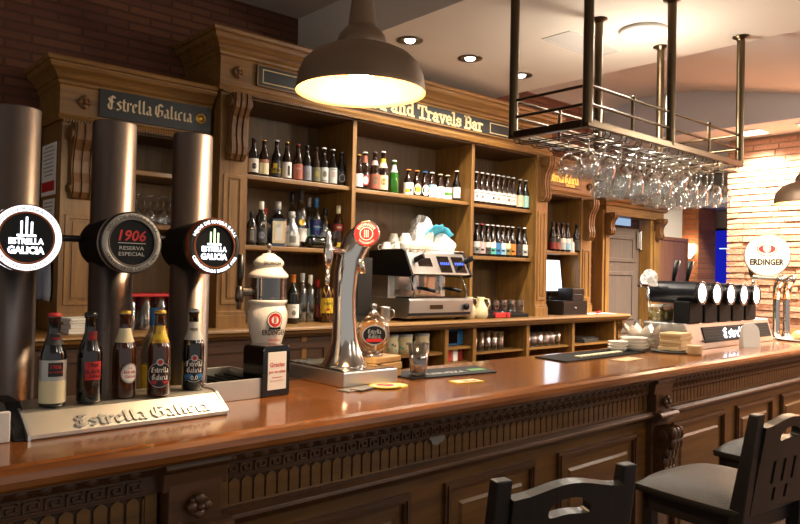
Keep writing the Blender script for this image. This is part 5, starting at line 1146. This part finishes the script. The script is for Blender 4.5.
for i in range(NC-1):
    X = (xs[i]+xs[i+1])/2
    for j in range(2 if i < 3 else 3 if i == 3 else 4):
        y = YN+.055+.095*j; k = (1, 1, 0, 2, 0, 0, 1, 0, 2, 0, 0)[i]
        lb = {0: 'clear stemmed wine glass hanging upside down in the brass rack', 1: 'clear balloon goblet hanging upside down in the brass rack', 2: 'tall clear wine glass with red emblem hanging upside down in the rack'}[k]
        if k not in GL: GL[k] = tag(ob('wine_glass', goblet_mesh(k), ['glass_clear', 'red'], None, (X, y, HZ+.005)), lb, 'wine glass', ('wine glasses in the hanging rack', 'balloon goblets in the hanging rack', 'red-marked glasses in the hanging rack')[k])
        else: copy_thing(GL[k], (X+random.uniform(-.004, .004), y+random.uniform(-.008, .008), HZ+.005), random.uniform(-.5, .5))
# ================================================================== BAR STOOLS
def make_stool(label, loc, rz):
    t = thing('bar_stool', label, 'bar stool', loc, rz, 'black bar stools along the bar'); SZ = .745; W = .20
    g = G(); n = 16; v = []; f = []
    for i in range(n+1):
        for j in range(n+1):
            a = -1+2*i/n; b = -1+2*j/n
            e = max(abs(a), abs(b)); k = (1-abs(a)**3.0)*(1-abs(b)**3.0)
            wx = (.215-.02*(b < 0)*0)*a; v.append((wx*(1-.04*b*b*abs(a)), .2*b*(1-.04*a*a*abs(b)), SZ+.012+.05*k**.55))
    for i in range(n):
        for j in range(n): f.append((i*(n+1)+j, (i+1)*(n+1)+j, (i+1)*(n+1)+j+1, i*(n+1)+j+1))
    g.add(v, f, 0, True)
    # underside skirt
    rim = [i*(n+1) for i in range(n+1)]+[n*(n+1)+j for j in range(1, n+1)]+[i*(n+1)+n for i in range(n-1, -1, -1)]+[j for j in range(n-1, 0, -1)]
    rv = [v[i] for i in rim]; m = len(rv); g.add(rv+[(p[0]*.985, p[1]*.985, SZ-.012) for p in rv], [(i, (i+1) % m, m+(i+1) % m, m+i) for i in range(m)]+[tuple(range(m, 2*m))], 0, True)
    ob('seat', g, 'leather', t)
    g = G(); g.box(-.185, .185, .145, .17, SZ-.075, SZ-.012); g.box(-.185, .185, -.17, -.145, SZ-.075, SZ-.012); g.box(-.185, -.16, -.145, .145, SZ-.075, SZ-.012); g.box(.16, .185, -.145, .145, SZ-.075, SZ-.012); ob('seat_frame', g, 'stool_wood', t, bevel=.003)
    for s in (-1, 1):
        g = G(); g.prism([(-.02,0),(.02,0),(.02,SZ-.01),(-.02,SZ-.01)], 'x', -.02, .02); ob('leg', g, 'stool_wood', t, (s*.165, .155, 0), bevel=.003)
        g = G(); q = [(-.19,0),(-.15,0),(-.15,.4),(-.155,SZ),(-.218,1.07),(-.251,1.07),(-.205,SZ),(-.19,.4)]
        g.prism(q, 'x', s*.185-.021, s*.185+.021); ob('leg', g, 'stool_wood', t, bevel=.004)
    # back panel: humped top rail with a kidney hand-hole, slotted splat, lower rail; leans with the rear posts
    T = TR((0, -.193, SZ+.0)) @ RX(.165); w = .164; h = .30
    g = G(); N = 40
    hole = []; out = []
    for k in range(N):
        a = 2*PI*k/N; c, s_ = math.cos(a), math.sin(a)
        hx = .062*(abs(c)**.6)*(1 if c >= 0 else -1); hole.append((hx, .25+.019*(abs(s_)**.7)*(1 if s_ >= 0 else -1)+.012*(1-(hx/.062)**2)-.004))
        m = max(abs(c), abs(s_)); x = w*c/m; zz = s_/m
        top = h-.012+.022*(math.cos(x/w*PI)*.5+.5)
        out.append((x, .25+(top-.25)*zz if zz > 0 else .25+(.25-.175)*zz))
    g.ring(out, hole, -.014, .014, 0, T)
    def bar(x0, x1, z0, z1): g.box(x0, x1, -.012, .012, z0, z1, 0, T)
    bar(-w, w, .168, .176); ed = [-w, -.075, -.057, -.009, .009, .057, .075, w]
    for k in (0, 2, 4, 6): bar(ed[k], ed[k+1], .09, .17)
    bar(-w, w, .075, .09); 
    for a, b in ((-w, -.048), (-.030, .030), (.048, w)): bar(a, b, .03, .075)
    lo = []
    g.prism([(-w,.03),(w,.03),(w,-.005)]+[(w-2*w*k/12, -.005-.0+.012*math.sin(PI*k/12)) for k in range(1, 12)]+[(-w,-.005)], 'y', -.012, .012, 0, False, T)
    ob('backrest', g, 'stool_wood', t)
    g = G(); g.box(-.15, .15, .145, .165, .22, .26); g.box(-.17, .17, -.18, -.16, .3, .33)
    for s in (-1, 1): g.box(s*.165-.01, s*.165+.01, -.15, .14, .26, .29)
    ob('stretcher', g, 'stool_wood', t, bevel=.003)
    return t
make_stool('dark wooden bar stool nearest the camera with only its curved backrest in view', (1.385, 1.145, 0), -.27).scale = (.93, .95, .988)
make_stool('dark wooden bar stool with grey leather seat, second along the bar', (2.52, 1.14, 0), -.10)
make_stool('dark wooden bar stool mostly hidden behind the second stool', (3.25, 1.20, 0), -.06)
# ================================================================== LIGHT
def lamp(kind, name, loc, power, col, **k):
    d = bpy.data.lights.new(name, kind); d.energy = power; d.color = col; o = bpy.data.objects.new(name, d); COL.objects.link(o); o.location = loc
    for a, b in k.items():
        if a == 'rot': o.rotation_euler = b
        else: setattr(d, a, b)
    return o
WARM = (1, .77, .49); SOFT = (1, .89, .74)
lamp('POINT', 'pendant_light', (1.38, 1.76, 2.05), 26, WARM, shadow_soft_size=.03)
lamp('POINT', 'pendant_light_end', (5.06, 1.72, 2.0), 26, WARM, shadow_soft_size=.03)
for x in (2.852, 3.366, 3.902): lamp('SPOT', 'downlight_beam', (x, 3.16, 2.86), 45, SOFT, spot_size=2.5, spot_blend=.8, shadow_soft_size=.04)
lamp('POINT', 'ceiling_fill_light', (3.66, 2.11, 2.42), 13, SOFT, shadow_soft_size=.08)  # fill added below the lamp, without a fixture, to brighten the ceiling
lamp('SPOT', 'ceiling_lamp_beam', (3.66, 2.11, 2.83), 60, SOFT, spot_size=2.6, spot_blend=.6, shadow_soft_size=.1)
for y in (2.72, 2.2, 1.6, .9): lamp('SPOT', 'soffit_beam', (6.62, y, 2.8), 260, (1, .92, .78), spot_size=2.4, spot_blend=.7, shadow_soft_size=.08)
lamp('POINT', 'sconce_light', (8.18, 4.11, 1.86), 8, WARM, shadow_soft_size=.05)
lamp('SPOT', 'passage_beam', (7.6, 3.0, 2.8), 60, SOFT, spot_size=2.6, spot_blend=.6, shadow_soft_size=.08)
for x, y, pw in ((1.6, -1.2, 9), (3.8, -1.2, 22), (5.6, .2, 36)): lamp('POINT', 'room_fill_light', (x, y, 2.6), pw, SOFT, shadow_soft_size=.1)  # fill from the added unseen room lamps
w = bpy.data.worlds.new('World'); S.world = w; w.use_nodes = True
w.node_tree.nodes['Background'].inputs['Color'].default_value = (1, .95, .88, 1); w.node_tree.nodes['Background'].inputs['Strength'].default_value = .22
S.view_settings.view_transform = 'Standard'; S.view_settings.look = 'None'; S.view_settings.gamma = 1; S.view_settings.exposure = 1.05
S.cycles.transparent_max_bounces = 40; S.cycles.max_bounces = 8; S.cycles.sample_clamp_indirect = 4
